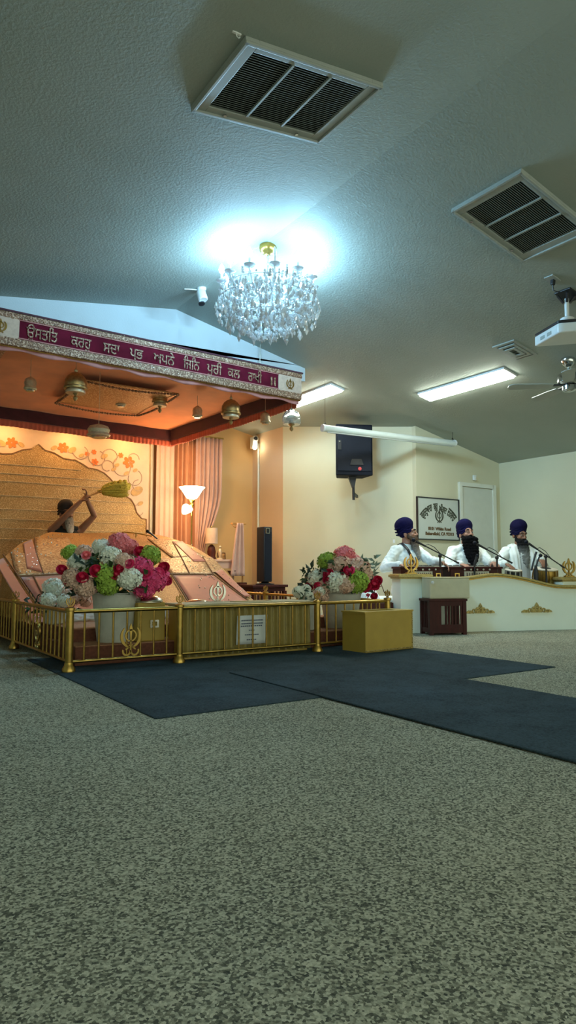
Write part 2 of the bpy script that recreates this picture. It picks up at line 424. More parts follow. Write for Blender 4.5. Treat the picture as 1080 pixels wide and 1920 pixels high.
# ------------------------------------------------------------------ things fixed to the ceiling
def on_ceiling(name, label, cat, x, y, drop=0., group=None):
    o = thing(name, label, cat, (x, y, ceil_z(x)-drop), 0, group)
    a = math.atan(SLOPE_R) if x > RIDGE_X else -math.atan(SLOPE_L)
    o.rotation_euler = (0, a, 0)
    return o
def return_vent(x, y, wx, wy, label):
    o = on_ceiling('ceiling_vent', label, 'vent', x, y, 0, 'large return air vents on the ceiling')
    b = .085; t = .022
    f = MB()
    f.box((-wx/2+b/2, 0, -t/2), (b, wy, t)); f.box((wx/2-b/2, 0, -t/2), (b, wy, t))
    f.box((0, -wy/2+b*.4, -t/2), (wx-2*b, b*.8, t)); f.box((0, wy/2-b*.4, -t/2), (wx-2*b, b*.8, t))
    f.box((-wx/2+.012, 0, -t-.006), (.02, wy, .014)); f.box((wx/2-.012, 0, -t-.006), (.02, wy, .014))
    f.box((0, -wy/2+.012, -t-.006), (wx, .02, .014)); f.box((0, wy/2-.012, -t-.006), (wx, .02, .014))
    f.build('frame', M['vent_white'], o, 0, bevel=.003)
    MB().box((0, 0, -.003), (wx-2*b, wy-1.6*b, .004)).build('backing', M['vent_back'], o, 0)
    s = MB(); n = 30; R = Matrix.Rotation(radians(35), 3, 'X')
    for i in range(n):
        s.box((0, -wy/2+.8*b+(i+.5)*(wy-1.6*b)/n, -.012), (wx-2*b, .017, .0025), rot=R)
    s.build('louvre', M['vent_dark'], o, 0)
    for k in (-1, 1):
        MB().box((k*(wx-2*b)/6, 0, -.02), (.014, wy-1.6*b, .014)).build('divider', M['vent_white'], o, 0)
    for k in (-1, 1):
        MB().lathe([(.011,-.005),(.011,.003),(.006,.006)], (k*wx*.28, wy/2-.04, -t-.008), 10).build('latch', M['chrome'], o)
    return o
return_vent(2.122, 3.185, .95, .65, 'large dark louvred ceiling vent left of the ridge, high above the camera')
return_vent(4.32, 3.2, .88, .65, 'large dark louvred ceiling vent right of the ridge, above the projector')
o = on_ceiling('air_diffuser', 'small square white air diffuser on the ceiling beyond the projector', 'vent', 6.0, 4.585)
f = MB()
for k in range(3):
    w = .20-.055*k; zz = -.006-.008*k
    f.strip([(-w,-w*.7),(w,-w*.7),(w,w*.7),(-w,w*.7)], [(-w+.03,-w*.7+.03),(w-.03,-w*.7+.03),(w-.03,w*.7-.03),(-w+.03,w*.7-.03)], zz-.006, zz+.006, Matrix(((1,0,0),(0,0,1),(0,1,0))), closed=True)
f.build('frame', M['vent_white'], o, 0)
MB().box((0, 0, -.003), (.38, .26, .004)).build('backing', M['vent_dark'], o, 0)
for k in range(4): MB().box((-.075+.05*k, 0, -.014), (.006, .2, .016), rot=Matrix.Rotation(radians(30), 3, 'Y')).build('vane', M['vent_white'], o, 0)
def fluorescent(x, y, L, label):
    o = on_ceiling('fluorescent_light', label, 'ceiling light', x, y, 0, 'lit fluorescent panels')
    MB().box((0, 0, -.012), (.235, L, .024)).build('housing', M['white'], o, 0)
    MB().box((0, 0, -.034), (.2, L-.04, .024)).build('diffuser', M['tube_glow'], o, 0, bevel=.006)
    return o
fluorescent(5.53, 7.75, 1.37, 'bright fluorescent panel partly hidden behind the canopy corner')
fluorescent(6.365, 5.62, 1.37, 'bright fluorescent panel in the open ceiling above the singers')

o = thing('security_camera', 'white tubular camera on the ceiling left of the chandelier', 'camera', (3.118, 6.294, 3.645))
MB().lathe([(.045,-.02),(.05,0),(.05,.012),(.03,.016)], (0,0,0), 18).build('mount', M['white'], o)
R = Euler((radians(160), radians(-6), 0)).to_matrix()
MB().lathe([(.038,-.06),(.05,-.04),(.052,.05),(.042,.062),(.030,.058)], (0,-.01,-.075), 20, R).build('housing', M['white'], o)
MB().lathe([(.034,0),(.034,.012),(.02,.016)], (.008,.012,-.15), 16, R).build('lens', M['black'], o)
MB().tube([(-.02,.02,-.01),(-.09,.04,-.012),(-.17,.06,-.02)], .006, 8).build('cable', M['white'], o)
o = thing('ceiling_hook', 'small white hook beside the corner of the large left ceiling vent', 'hook', (1.6, 2.862, ceil_z(1.6)))
MB().box((0,0,-.004), (.05,.012,.008)).build('plate', M['white'], o, 0)
MB().tube([(.0,0,-.006),(.0,0,-.02),(.012,0,-.026),(.02,0,-.018)], .003, 8).build('hook', M['white'], o)

# projector hung from a plate
o = thing('ceiling_projector', 'white projector hanging from a black ceiling mount by a short pole', 'projector', (5.40, 3.56, 3.18))
mz = 0
MB().box((.02, -.01, mz-.01), (.2, .16, .03), rot=Matrix.Rotation(math.atan(SLOPE_R), 3, 'Y')).build('mount_plate', M['black'], o, 0, bevel=.004)
q = MB()
for sx, sy in ((-.06,-.05),(.06,-.05),(-.06,.05),(.06,.05)): q.tube([(sx,sy,mz-.02),(sx*.35,sy*.35,mz-.09)], .012, 8)
q.build('mount_bracket', M['black'], o)
MB().tube([(0,0,mz-.05),(0,0,-.23)], .019, 14).build('pole', M['white'], o)
MB().lathe([(.05,-.262),(.06,-.25),(.06,-.235),(.03,-.22)], (0,0,0), 18).build('coupling', M['white'], o)
pb = [(-.115,.02),(-.105,-.01),(-.085,-.03),(.10,-.235),(.14,-.24),(.30,.06),(.29,.10),(.06,.355),(.02,.36)]
MB().slab(pb, -.385, -.295).build('projector_body', M['white'], o, 30, bevel=.010)
MB().slab([(x*.99+.001, y*.99+.0005) for x, y in pb], -.296, -.268).build('top_cover', M['black'], o, 30, bevel=.008)
for y in (.14, .24): MB().box((-.115+.135*(y-.02)/.34, y, -.345), (.008, .06, .03), rz=radians(-20)).build('port_panel', M['vent_white'], o, 0)
MB().lathe([(.05,-.03),(.05,.02),(.04,.03)], (.215,-.085,-.34), 18, Matrix.Rotation(radians(118), 3, 'Z').inverted() @ Matrix.Rotation(pi/2, 3, 'X')).build('lens', M['black'], o)
MB().tube([(.05,.06,-.262),(.14,.07,-.21),(.24,.05,-.23),(.30,.05,-.262)], .008, 8).build('cable', M['black'], o)
o = on_ceiling('ceiling_outlet', 'white ceiling outlet with a black plug beside the projector mount', 'outlet', 5.13, 3.51)
MB().box((0,0,-.005), (.12,.09,.01)).build('cover_plate', M['vent_white'], o, 0, bevel=.003)
MB().box((.01,0,-.03), (.035,.03,.05)).build('plug', M['black'], o, 0, bevel=.004)
MB().tube([(.01,0,-.05),(.03,0,-.1),(.09,.01,-.08),(.16,.03,-.045)], .005, 8).build('cord', M['black'], o)

# ceiling fan, partly in view
o = thing('ceiling_fan', 'chrome ceiling fan with pale blades hanging beyond the projector', 'ceiling fan', (6.47, 4.27, ceil_z(6.47)))
MB().lathe([(.075,.01),(.08,-.02),(.06,-.06),(.03,-.085)], (0,0,0), 24).build('ceiling_cup', M['chrome'], o)
MB().tube([(0,0,-.07),(0,0,-.19)], .013, 12).build('downrod', M['chrome'], o)
MB().lathe([(.03,-.15),(.11,-.165),(.125,-.185),(.125,-.255),(.11,-.27),(.06,-.28)], (0,0,0), 28).build('motor_housing', M['chrome'], o)
MB().lathe([(.05,-.275),(.075,-.29),(.075,-.335),(.05,-.352),(.01,-.358)], (0,0,0), 24).build('switch_housing', M['chrome'], o)
for k in range(5):
    a = radians(141 + 72*k)
    R = Matrix.Rotation(a, 3, 'Z'); Rt = R @ Matrix.Rotation(radians(10), 3, 'X')
    blade = MB().slab([(.17,-.045),(.30,-.06),(.60,-.065),(.635,-.03),(.635,.03),(.60,.065),(.30,.06),(.17,.045)], -.004, .004)
    blade.v = [Rt @ p + Vector((0,0,-.285)) for p in blade.v]
    b = blade.build('blade', M['vent_white'], o, 0)
    MB().box(R @ Vector((.135,0,-.278)), (.13,.03,.012), rot=Rt).build('blade_bracket', M['black'], b, 0)

# chandelier
ch = thing('crystal_chandelier', 'large round crystal chandelier with lit candle bulbs hanging from the ridge', 'chandelier', (3.2, 5.11, 3.648))
MB().lathe([(.02,-.075),(.05,-.066),(.075,-.045),(.082,-.02),(.08,.004),(.03,.008)], (0,0,0), 28).build('ceiling_rose', M['brass'], ch)
def candle_light(arm, p):
    l = bpy.data.lights.new('candle_bulb', 'POINT'); l.energy = 1.; l.shadow_soft_size = .02; l.color = (.38, .72, 1.); l.use_nodes = True
    nt = l.node_tree; em = nt.nodes['Emission']; fo = nt.nodes.new('ShaderNodeLightFalloff')
    fo.inputs['Strength'].default_value = 9.; nt.links.new(fo.outputs['Linear'], em.inputs['Strength'])
    lo = bpy.data.objects.new('candle_bulb_light', l); COL.objects.link(lo); lo.parent = arm; lo.location = p
c_ = MB()
for k in range(9):
    zc = -.075 - .031*k; pts = []
    for i in range(13):
        a = 2*pi*i/12
        pts.append((.010*cos(a), 0, zc+.017*sin(a)) if k % 2 else (0, .010*cos(a), zc+.017*sin(a)))
    c_.tube(pts, .0035, 6, cap=False)
c_.build('chain', M['silver'], ch)
col_ = MB().lathe([(.012,-.30),(.03,-.33),(.018,-.36),(.05,-.40),(.07,-.43),(.04,-.48),(.03,-.56),(.06,-.62),(.08,-.66),(.05,-.71),(.01,-.73)], (0,0,0), 20)
col_.build('centre_column', M['crystal'], ch)
NB = 12
for k in range(NB):
    a = 2*pi*(k+.2)/NB; ca, sa = cos(a), sin(a)
    P = lambda r, z: (r*ca, r*sa, z)
    arm = MB().tube([P(.05,-.45), P(.14,-.52), P(.26,-.53), P(.36,-.47), P(.41,-.40), P(.42,-.36)], .009, 8).build('arm', M['crystal'], ch)
    MB().lathe([(.008,-.372),(.045,-.362),(.052,-.35),(.02,-.352)], P(.42,0), 14).build('drip_pan', M['crystal'], arm)
    MB().tube([P(.42,-.355), P(.42,-.285)], .012, 10).build('candle_sleeve', M['white'], arm)
    if k != 8:
        MB().lathe([(.010,-.287),(.023,-.270),(.027,-.250),(.018,-.222),(.004,-.198)], P(.42,0), 12).build('bulb', M['bulb_glow'], arm)
        candle_light(arm, P(.42,-.195))
    else:
        MB().lathe([(.008,-.287),(.014,-.272),(.016,-.255),(.012,-.230),(.003,-.202)], P(.42,0), 12).build('bulb', M['crystal'], arm)
for r_, zz in ((.44,-.44),(.46,-.54),(.34,-.70)):
    rg = MB().tube([(r_*cos(2*pi*i/48), r_*sin(2*pi*i/48), zz) for i in range(49)], .003, 6, cap=False)
    rg.build('hoop', M['crystal'], ch)
def pendant(mb, c, s, flat=.45):
    a = random.random()*pi; R = Matrix.Rotation(a, 3, 'Z')
    v = [Vector((0,0,1.0)), Vector((0,0,-1.3))]
    ring = [Vector((.62*cos(2*pi*k/6), .62*flat*2*sin(2*pi*k/6)*.6, -.35)) for k in range(6)]
    ring2 = [Vector((.30*cos(2*pi*k/6), .3*flat*sin(2*pi*k/6), .55)) for k in range(6)]
    vs = [Vector(c) + (R @ p)*s for p in v+ring+ring2]
    fs = []
    for k in range(6):
        j = (k+1) % 6
        fs += [(0, 8+k, 8+j), (8+k, 2+k, 2+j, 8+j), (1, 2+j, 2+k)]
    mb.add(vs, fs)
count = 0
tiers = [(.445,-.50,26),(.47,-.59,32),(.44,-.68,28),(.36,-.76,14)]
for r_, zz, n in tiers:
    for k in range(n):
        a = 2*pi*k/n + random.random()*.08
        mb = MB(); pendant(mb, (r_*cos(a), r_*sin(a), zz + random.uniform(-.015,.015)), .034 if zz > -.72 else .046)
        mb.build('crystal_pendant', M['crystal'], ch, 0); count += 1
st = MB()
for k in range(900):
    a = random.random()*2*pi; t = random.random()
    zz = -.40 - .42*t
    rmax = .46*(1-.5*max(0, t-.45)/.55)
    r_ = rmax*(.55+.42*sqrt(random.random()))
    if k % 3 == 2:
        for q in range(3): st.ell((r_*cos(a), r_*sin(a), zz+.022*q), random.uniform(.008,.013), 6)
    elif k % 3 == 1: st.ell((r_*cos(a), r_*sin(a), zz), (.020,.010,.022), 6, Matrix.Rotation(a+random.random(), 3, 'Z'))
    else: pendant(st, (r_*cos(a), r_*sin(a), zz), random.uniform(.018,.032))
for k in range(24):
    a = 2*pi*k/24
    for i in range(12):
        f = i/11; r_ = .06 + .38*f; zz = -.36 - .13*sin(pi*f*.9) - .02*f
        st.ell((r_*cos(a), r_*sin(a), zz), .010, 6)
tag(st.build('crystal_strands', M['crystal'], ch, 0), kind='stuff')
# ------------------------------------------------------------------ alcove behind the dais
def anchor(root):
    """children were modelled at their place in the room: measure them from the root"""
    for c in root.children: c.matrix_parent_inverse = Matrix.Translation(-root.location)
    return root

# floral board with the scalloped gold arch cloth
CX = 2.42
half = [(2.42,2.505),(2.513,2.43),(2.643,2.403),(2.776,2.335),(2.90,2.322),(2.948,2.328),(3.077,2.267),(3.15,2.222),(3.28,2.211),(3.396,2.165),(3.489,2.09),(3.601,1.973),(3.706,1.851),(3.827,1.789),(3.889,1.70),(3.926,1.586),(4.007,1.50),(4.086,1.488),(4.089,.45)]
arch = half + [(2*CX-x, z) for x, z in reversed(half[1:])]
bd = thing('floral_backdrop', 'cream floral backdrop board with scalloped gold arch cloth behind the dais', 'backdrop', (CX, 10.12, 0))
MB().box((CX, 10.125, 1.58), (3.46, .03, 2.76)).build('board', M['panel'], bd, 0)
MB().box((4.165, 10.10, 1.58), (.04, .05, 2.76)).build('edge_frame', M['trim'], bd, 0)
MB().box((2*CX-4.165, 10.10, 1.58), (.04, .05, 2.76)).build('edge_frame', M['trim'], bd, 0)
g = MB().prism(arch, 10.075, 10.105).build('arch_cloth', M['arch_gold'], bd, 0)
MB().strip(arch, [(CX+(x-CX)*.992, z-.012) for x, z in arch], 10.067, 10.078).build('arch_piping', M['seam'], g, 0)
ln = MB()
for z0 in (2.17, 2.04, 1.93, 1.73, 1.54, 1.40, 1.27, 1.12):
    h = min(1.66, 1.60 if z0 < 1.5 else 1.4 if z0 < 1.75 else 1.05 if z0 < 2.1 else .62)
    ln.tube([(CX-h, 10.072, z0), (CX, 10.071, z0+.006), (CX+h, 10.072, z0)], .004, 6)
ln.build('gold_ribbon', M['bell_pale'], g, 40)
def petals(cx, cz, r, n, y, m, parent):
    mb = MB()
    for k in range(n):
        a = 2*pi*k/n + .2; pts = []
        for q in range(8):
            b = 2*pi*q/8
            pts.append((cx + cos(a)*(r*.55+r*.45*cos(b)) - sin(a)*r*.3*sin(b), cz + sin(a)*(r*.55+r*.45*cos(b)) + cos(a)*r*.3*sin(b)))
        mb.prism(pts, y-.003-.001*(k%2), y+.001)
    return mb.build('painted_flower', m, parent, 0)
for cx, cz, r in ((2.779,2.49,.085),(3.253,2.315,.06),(3.789,2.36,.10),(3.659,2.459,.045),(3.24,2.47,.04),(3.136,2.43,.04),(3.90,1.75,.0)):
    if r: petals(cx, cz, r, 6, 10.106, M['petal_orange'], bd); petals(2*CX-cx, cz, r, 6, 10.106, M['petal_orange'], bd)
for cx, cz, r in ((2.65,2.475,.06),(2.913,2.469,.08),(3.759,2.184,.06),(3.896,2.245,.05),(3.553,2.234,.05),(3.93,1.92,.13),(3.99,1.73,.06),(3.40,2.42,.07),(3.05,2.40,.05),(3.6,2.3,.05)):
    lf = MB()
    for s_ in (1, -1):
        X = cx if s_ == 1 else 2*CX-cx
        lf.prism([(X + s_*r*cos(radians(t))*.75, cz + r*.55*sin(radians(t)) + .25*r*cos(radians(t))) for t in range(0, 360, 30)], 10.102, 10.107)
    lf.build('painted_leaf', M['leaf_gold'], bd, 0)
vn = MB()
def curl(cx, cz, r, a0, a1, s_=1):
    n = 16
    vn.tube([((cx if s_ == 1 else 2*CX-cx) + s_*r*(1-.35*i/n)*cos(radians(a0+(a1-a0)*i/n)), 10.107, cz + r*(1-.35*i/n)*sin(radians(a0+(a1-a0)*i/n))) for i in range(n+1)], .007, 6)
for s_ in (1, -1):
    for args in ((3.05,2.46,.13,180,420),(3.30,2.40,.15,160,430),(3.50,2.42,.14,200,-60),(3.70,2.28,.17,120,400),(3.88,2.12,.14,60,-200),(3.95,2.0,.10,90,330),(3.45,2.27,.10,30,300),(3.98,1.62,.10,100,330),(3.86,2.42,.10,0,260)):
        curl(*args, s_)
vn.build('painted_vine', M['vine'], bd, 40)
anchor(bd)

# curtains
def curtain(name, label, x0, x1, y, z0, z1, pl, amp, m, taper=None):
    o = thing(name, label, 'curtain', ((x0+x1)/2, y, z0), 0, 'curtains beside the backdrop')
    def fn(u, v):
        z = z0 + (z1-z0)*v
        xl, xr = (x0, x1) if taper is None else taper(z)
        x = xl + (xr-xl)*u
        return (x, y + amp*sin(2*pi*pl*u + .5*sin(3*v)) + .3*amp*sin(2*pi*pl*2.3*u+1), z)
    MB().sheet(fn, 14*pl, 18).build('drape', m, o, 180, solid=.004)
    MB().tube([(x0-.02, y, z1+.01), (x1+.02, y, z1+.01)], .014, 10).build('curtain_rod', M['brass_dark'], o)
    return anchor(o)
curtain('flat_curtain', 'flat cream curtain directly beside the floral backdrop board', 4.20, 4.50, 9.99, .3, 2.78, 3, .012, M['curtain_cream'])
curtain('pleated_curtain', 'deeply pleated apricot curtain behind the lit floor lamp', 4.50, 4.92, 10.02, .3, 2.84, 5, .045, M['curtain_rust'])
def tp(z):
    f = max(0, min(1, (2.0-z)/1.2)); f = f*f*(3-2*f)
    return (4.86, 5.33 - .33*f)
curtain('sheer_curtain', 'pale rose sheer curtain gathered inward at its foot by the orange-lit wall', 4.86, 5.33, 9.93, .3, 2.86, 6, .03, M['curtain_sheer'], tp)

# warm downlights above the backdrop
for x, lab in ((1.95,'left of the three warm downlights above the gold arch'),(2.85,'middle warm downlight above the gold arch, nearest its peak'),(3.70,'right warm downlight above the gold arch, nearest the curtains')):
    o = thing('downlight', lab, 'downlight', (x, 9.80, 2.84), 0, 'warm downlights over the backdrop')
    MB().lathe([(.05,-.06),(.06,-.03),(.06,.05),(.02,.06)], (0,0,0), 18).build('housing', M['brass_dark'], o)
    MB().lathe([(.012,-.075),(.042,-.07),(.042,-.05),(.01,-.05)], (0,0,0), 16).build('bulb', M['spot_glow'], o)
    MB().box((0,.13,.06), (.02,.28,.02)).build('bracket', M['brass_dark'], o, 0)

# torchiere with a reading arm
o = thing('floor_lamp', 'lit brass floor lamp with a wide glass bowl and small side shade', 'floor lamp', (4.485, 9.3, .2))
MB().lathe([(.14,0),(.14,.02),(.05,.04),(.02,.06)], (0,0,0), 24).build('base', M['brass'], o)
MB().tube([(0,0,.05),(0,0,1.50)], .011, 12).build('pole', M['brass'], o)
MB().lathe([(.02,1.44),(.035,1.47),(.02,1.50),(.05,1.535),(.04,1.56)], (0,0,0), 18).build('collar', M['brass'], o)
MB().lathe([(.03,1.555),(.075,1.57),(.11,1.62),(.16,1.70),(.195,1.735),(.185,1.737),(.15,1.70),(.10,1.625),(.05,1.575)], (0,0,0), 32).build('glass_bowl', M['lamp_shade'], o)
MB().tube([(0,0,1.38),(-.04,0,1.44),(-.10,-.01,1.47)], .008, 8).build('side_arm', M['brass'], o)
R = Euler((radians(15), radians(-35), 0)).to_matrix()
MB().lathe([(.03,.05),(.05,.03),(.08,-.03),(.085,-.06),(.078,-.06),(.03,.03)], (-.10,-.01,1.42), 22, R).build('side_shade', M['lamp_shade'], o)

# white corner shelf with table lamp and figurine
o = thing('corner_table', 'small white corner table under the table lamp by the sheer curtain', 'table', (5.12, 9.6, .2))
MB().slab([(-.30,-.14),(.16,-.22),(.26,-.1),(.26,.3),(-.30,.3)], .625, .66).build('table_top', M['curtain_cream'], o, 30, bevel=.005)
MB().slab([(-.28,-.12),(.15,-.20),(.22,-.1),(.22,.28),(-.28,.28)], .52, .625).build('apron', M['curtain_cream'], o, 30)
for sx, sy in ((-.25,-.08),(.18,-.12),(.18,.24),(-.25,.24)): MB().tube([(sx,sy,0),(sx,sy,.54)], [.015,.022], 10).build('leg', M['curtain_cream'], o)
MB().lathe([(.02,.4),(.06,.42),(.09,.47),(.10,.485)], (.16,-.17,0), 18).build('hanging_bowl', M['dark_wood'], o)
o = thing('table_lamp', 'unlit table lamp with cream drum shade on the white corner table', 'table lamp', (5.03, 9.7, .86))
MB().lathe([(.07,0),(.075,.02),(.06,.05),(.07,.12),(.055,.20),(.02,.235)], (0,0,0), 20).build('base', M['dark_wood'], o)
MB().tube([(0,0,.22),(0,0,.27)], .009, 8).build('stem', M['brass'], o)
MB().lathe([(.10,.25),(.095,.50),(.088,.50),(.092,.255)], (0,0,0), 26).build('lamp_shade', M['cream_shade'], o)
MB().lathe([(.01,.50),(.015,.515),(.006,.535)], (0,0,0), 10).build('finial', M['brass'], o)
o = thing('figurine', 'small pale figurine standing beside the cream table lamp', 'figurine', (5.13, 9.6, .86))
MB().lathe([(.05,0),(.045,.02),(.02,.03),(.03,.08),(.035,.12),(.02,.16),(.012,.175)], (0,0,0), 16).build('body', M['bell_pale'], o)
MB().ell((0,0,.195), (.022,.022,.026)).build('head', M['bell_pale'], o)
o = thing('picture_frame', 'small dark photo frame leaning behind the pale figurine', 'frame', (5.2, 9.68, .86), radians(-12))
MB().box((0,0,.055), (.13,.012,.11), rot=Matrix.Rotation(radians(-10),3,'X')).build('frame', M['dark_wood'], o, 0)
MB().box((0,-.007,.055), (.105,.004,.085), rot=Matrix.Rotation(radians(-10),3,'X')).build('picture', M['leaf_gold'], o, 0)

# towel rack on the orange-lit wall
o = thing('towel_stand', 'wooden stand with a short top bar behind the hanging pink towel', 'stand', (5.33, 9.40, .05))
MB().tube([(.10,0,0),(.10,0,1.36)], .016, 10).build('post', M['warm_wood'], o)
MB().box((.02,0,1.375), (.26,.045,.03)).build('top_bar', M['warm_wood'], o, 0, bevel=.006)
MB().tube([(-.09,-.0,1.36),(-.075,-.02,1.325),(-.045,-.02,1.315),(-.02,0,1.355)], .011, 8).build('hook', M['warm_wood'], o)
MB().slab([(-.12,-.14),(.22,-.14),(.22,.14),(-.12,.14)], 0, .04).build('foot', M['dark_wood'], o, 0)
MB().box((.085,.0,.32), (.14,.10,.26)).build('shelf_box', M['dark_wood'], o, 0, bevel=.01)
o = thing('towel', 'pale pink towel draped over the wooden stand by the orange-lit wall', 'towel', (5.33, 9.37, .62))
def tw(u, v):
    w = .055 + .075*(1-v)**.8
    return (.02 + (u-.5)*2*w - .05*(1-v), -.022 - .018*sin(u*16) - .02*(1-v), -.02 + v*.83)
MB().sheet(tw, 40, 16).build('cloth', M['curtain_sheer'], o, 180, solid=.006)
def tw2(u, v):
    w = .05 + .05*(1-v)
    return (.03 + (u-.5)*2*w, .035 + .012*sin(u*14) , .2 + v*.61)
MB().sheet(tw2, 30, 10).build('back_fold', M['curtain_sheer'], o, 180, solid=.006)

# tower speaker on a slatted stool
o = thing('slatted_stool', 'dark slatted wooden stool carrying the slim black column', 'stool', (5.07, 8.2, 0))
MB().slab([(-.29,-.2),(.29,-.2),(.29,.2),(-.29,.2)], .455, .49).build('seat', M['redwood'], o, 0, bevel=.006)
MB().slab([(-.26,-.17),(.26,-.17),(.26,.17),(-.26,.17)], .40, .455).build('apron', M['redwood'], o, 0)
for sx in (-1,1):
    for sy in (-1,1): MB().box((sx*.25, sy*.16, .2), (.05,.05,.41)).build('leg', M['redwood'], o, 0)
for k in range(7): MB().box((-.18+.06*k, -.165, .22), (.022,.02,.37)).build('slat', M['redwood'], o, 0)
MB().box((0,-.165,.05), (.5,.025,.04)).build('stretcher', M['redwood'], o, 0)
o = thing('column_speaker', 'slim black column speaker standing on the dark slatted stool', 'speaker', (5.10, 8.2, .49), radians(12))
MB().lathe([(.13,0),(.135,.012),(.06,.025),(.045,.045)], (0,0,0), 26).build('base', M['black'], o)
b = MB().slab([(-.09,-.075),(.05,-.09),(.095,-.03),(.095,.08),(-.09,.08)], .04, .81)
b.build('cabinet', M['black'], o, 30, bevel=.01)
MB().box((-.02,-.085,.40), (.115,.006,.68), rz=radians(-6)).build('grille', M['grille'], o, 0)
f = MB(); f.strip([(-.075,.715),(-.005,.715),(-.005,.79),(-.075,.79)], [(-.067,.723),(-.013,.723),(-.013,.782),(-.067,.782)], -.098, -.082, closed=True)
f.build('display_frame', M['silver'], o, 0)

# camera and small lamp on the alcove corner
o = thing('corner_camera', 'small white camera with dark lens and glowing lamp high on the alcove corner', 'camera', (5.945, 9.88, 2.86))
MB().box((.0,.05,.0), (.10,.10,.20)).build('bracket', M['white'], o, 0, bevel=.01)
MB().ell((-.015,-.02,.06), .055, 16).build('dome', M['white'], o)
MB().lathe([(.03,-.06),(.034,0),(.02,.01)], (-.03,-.07,.06), 14, Matrix.Rotation(radians(90),3,'X')).build('lens', M['black'], o)
MB().ell((-.03,-.03,-.09), (.038,.038,.038), 14).build('lamp', M['led_glow'], o)

# ------------------------------------------------------------------ canopy over the dais
cn = thing('ceremonial_canopy', 'maroon and gold ceremonial canopy with orange lining and lettered front board hanging over the dais', 'canopy', (2.735, 8.0, 2.6))
FX0, FX1, FY, ZB, ZT = 1.01, 4.46, 6.40, 2.68, 3.0
RX1, LX1, BY = 4.27, 1.16, 9.62       # right and left edges at the back
fr = MB().box(((FX0+FX1)/2, FY+.02, (ZB+ZT)/2), (FX1-FX0, .04, ZT-ZB)).build('front_board', M['brass_dark'], cn, 0)
MB().box(((1.33+4.14)/2, FY-.004, 2.857), (4.14-1.33, .012, .155)).build('name_band', M['maroon_red'], fr, 0)
for x0 in (FX0, 4.14):
    cb = MB().box((x0+.16, FY-.006, 2.855), (.318, .016, .185)).build('corner_block', M['blush'], fr, 0)
for x0 in (FX0+.16, 4.30): khanda(MB(), x0, 2.855, .13, FY-.02, FY-.012).build('corner_emblem', M['brass_dark'], fr, 0)
t = MB()
t.box((2.735, FY-.008, 2.972), (3.46, .03, .052)); t.box((2.735, FY-.008, 2.725), (3.46, .035, .075))
t.build('gold_trim', M['gold_trim'], fr, 0, bevel=.008)
e2 = MB().box((2.735, FY-.01, 2.941), (2.82, .014, .010)); e2.box((2.735, FY-.01, 2.772), (2.82, .014, .010))
e2.build('rose_piping', M['pink_trim'], fr, 0)
MB().box((2.735, FY+.01, 3.008), (3.48, .07, .016)).build('top_moulding', M['maroon'], fr, 0)
sq = MB()
for k in range(170):
    x = FX0 + 3.45*random.random(); z = random.choice((2.725, 2.972)) + random.uniform(-.03,.03)
    sq.ell((x, FY-.026, z), .005, 6)
tag(sq.build('sequins', M['silver'], fr, 0), kind='stuff')
for body, x, w in (('ਉਸਤਿਤ',1.532,.28),('ਕਰਹੁ',1.892,.193),('ਸਦਾ',2.19,.166),('ਪੑਭ',2.446,.139),('ਅਪਨੇ',2.743,.228),('ਿਜਿਨ',3.052,.185),('ਪੂਰੀ',3.322,.179),('ਕਲ',3.56,.153),('ਰਾਖੀ',3.828,.18),('॥',4.07,.065)):
    L = lettering('lettering', body, .135, M['gold_trim'], fr, Matrix.Identity(4), .004, bold=.0015)
    xs = [v.co.x for v in L.data.vertices]; k = w/(max(xs)-min(xs)); k = min(k, 1.7); xc = (max(xs)+min(xs))/2
    L.data.transform(mtx((x, FY-.013, 2.842), (1,0,0), (0,0,1)) @ Matrix.Diagonal((k, 1.1, 1, 1)) @ Matrix.Translation((-xc, 0, 0)))
# side and back boards, maroon inner bands, lining, ruffle
def side(name, a, b, z0, z1, t, m, wob=0., n=2, parent=cn):
    a = Vector((*a, 0)); b = Vector((*b, 0)); d = (b-a).normalized(); nn = Vector((-d.y, d.x, 0)); L = (b-a).length
    def fn(u, v):
        p = a + (b-a)*u
        zz = z0 + (z1-z0)*v + (1-v)*(wob*.35*sin(u*L*9) if wob else 0)
        return p + nn*(wob*(1-v*.7)*sin(u*L*2*pi/.06) if wob else 0) + Vector((0,0,zz))
    return MB().sheet(fn, n, 4 if wob else 1).build(name, m, parent, 180 if wob else 0, solid=t)
C0, C1, C2, C3 = (FX1-.02, FY+.05), (RX1, BY), (LX1, BY), (FX0+.02, FY+.05)
for a, b in ((C0, C1), (C1, C2), (C2, C3)):
    s_ = side('side_board', a, b, 2.70, 2.99, .03, M['maroon'])
    side('ruffle', a, b, 2.605, 2.70, .004, M['ruffle'], .012, 220, s_)
def fr_wav(u, v): return (FX0+.02+(FX1-FX0-.04)*u, FY+.01+.005*sin(u*60), 2.69-.045*v-.012*sin(u*46)*v)
MB().sheet(fr_wav, 160, 3).build('front_valance', M['pink_trim'], cn, 180, solid=.004)
def lin(u, v):
    x = (C3[0]+(C0[0]-C3[0])*u)*(1-v) + (C2[0]+(C1[0]-C2[0])*u)*v
    y = FY+.05 + (BY-FY-.05)*v
    return (x, y, 2.865 + .04*min(1, 4*u*(1-u))*min(1, 4*v*(1-v)) + .004*sin(9*x+2*y) + .004*sin(5*y))
MB().sheet(lin, 40, 40).build('lining', M['orange_cloth'], cn, 180, solid=.006)
MB().box((2.735, 7.9, 2.975), (3.1, 2.9, .03)).build('roof_board', M['maroon'], cn, 0)
def lb(u, v):
    y = FY+.06 + 3.0*v; x = 1.04 + .14*v/3 + .27*u
    return (x, y, 2.765+.02*u)
MB().sheet(lb, 4, 12).build('lining_border', M['gold_trim'], cn, 180, solid=.006)
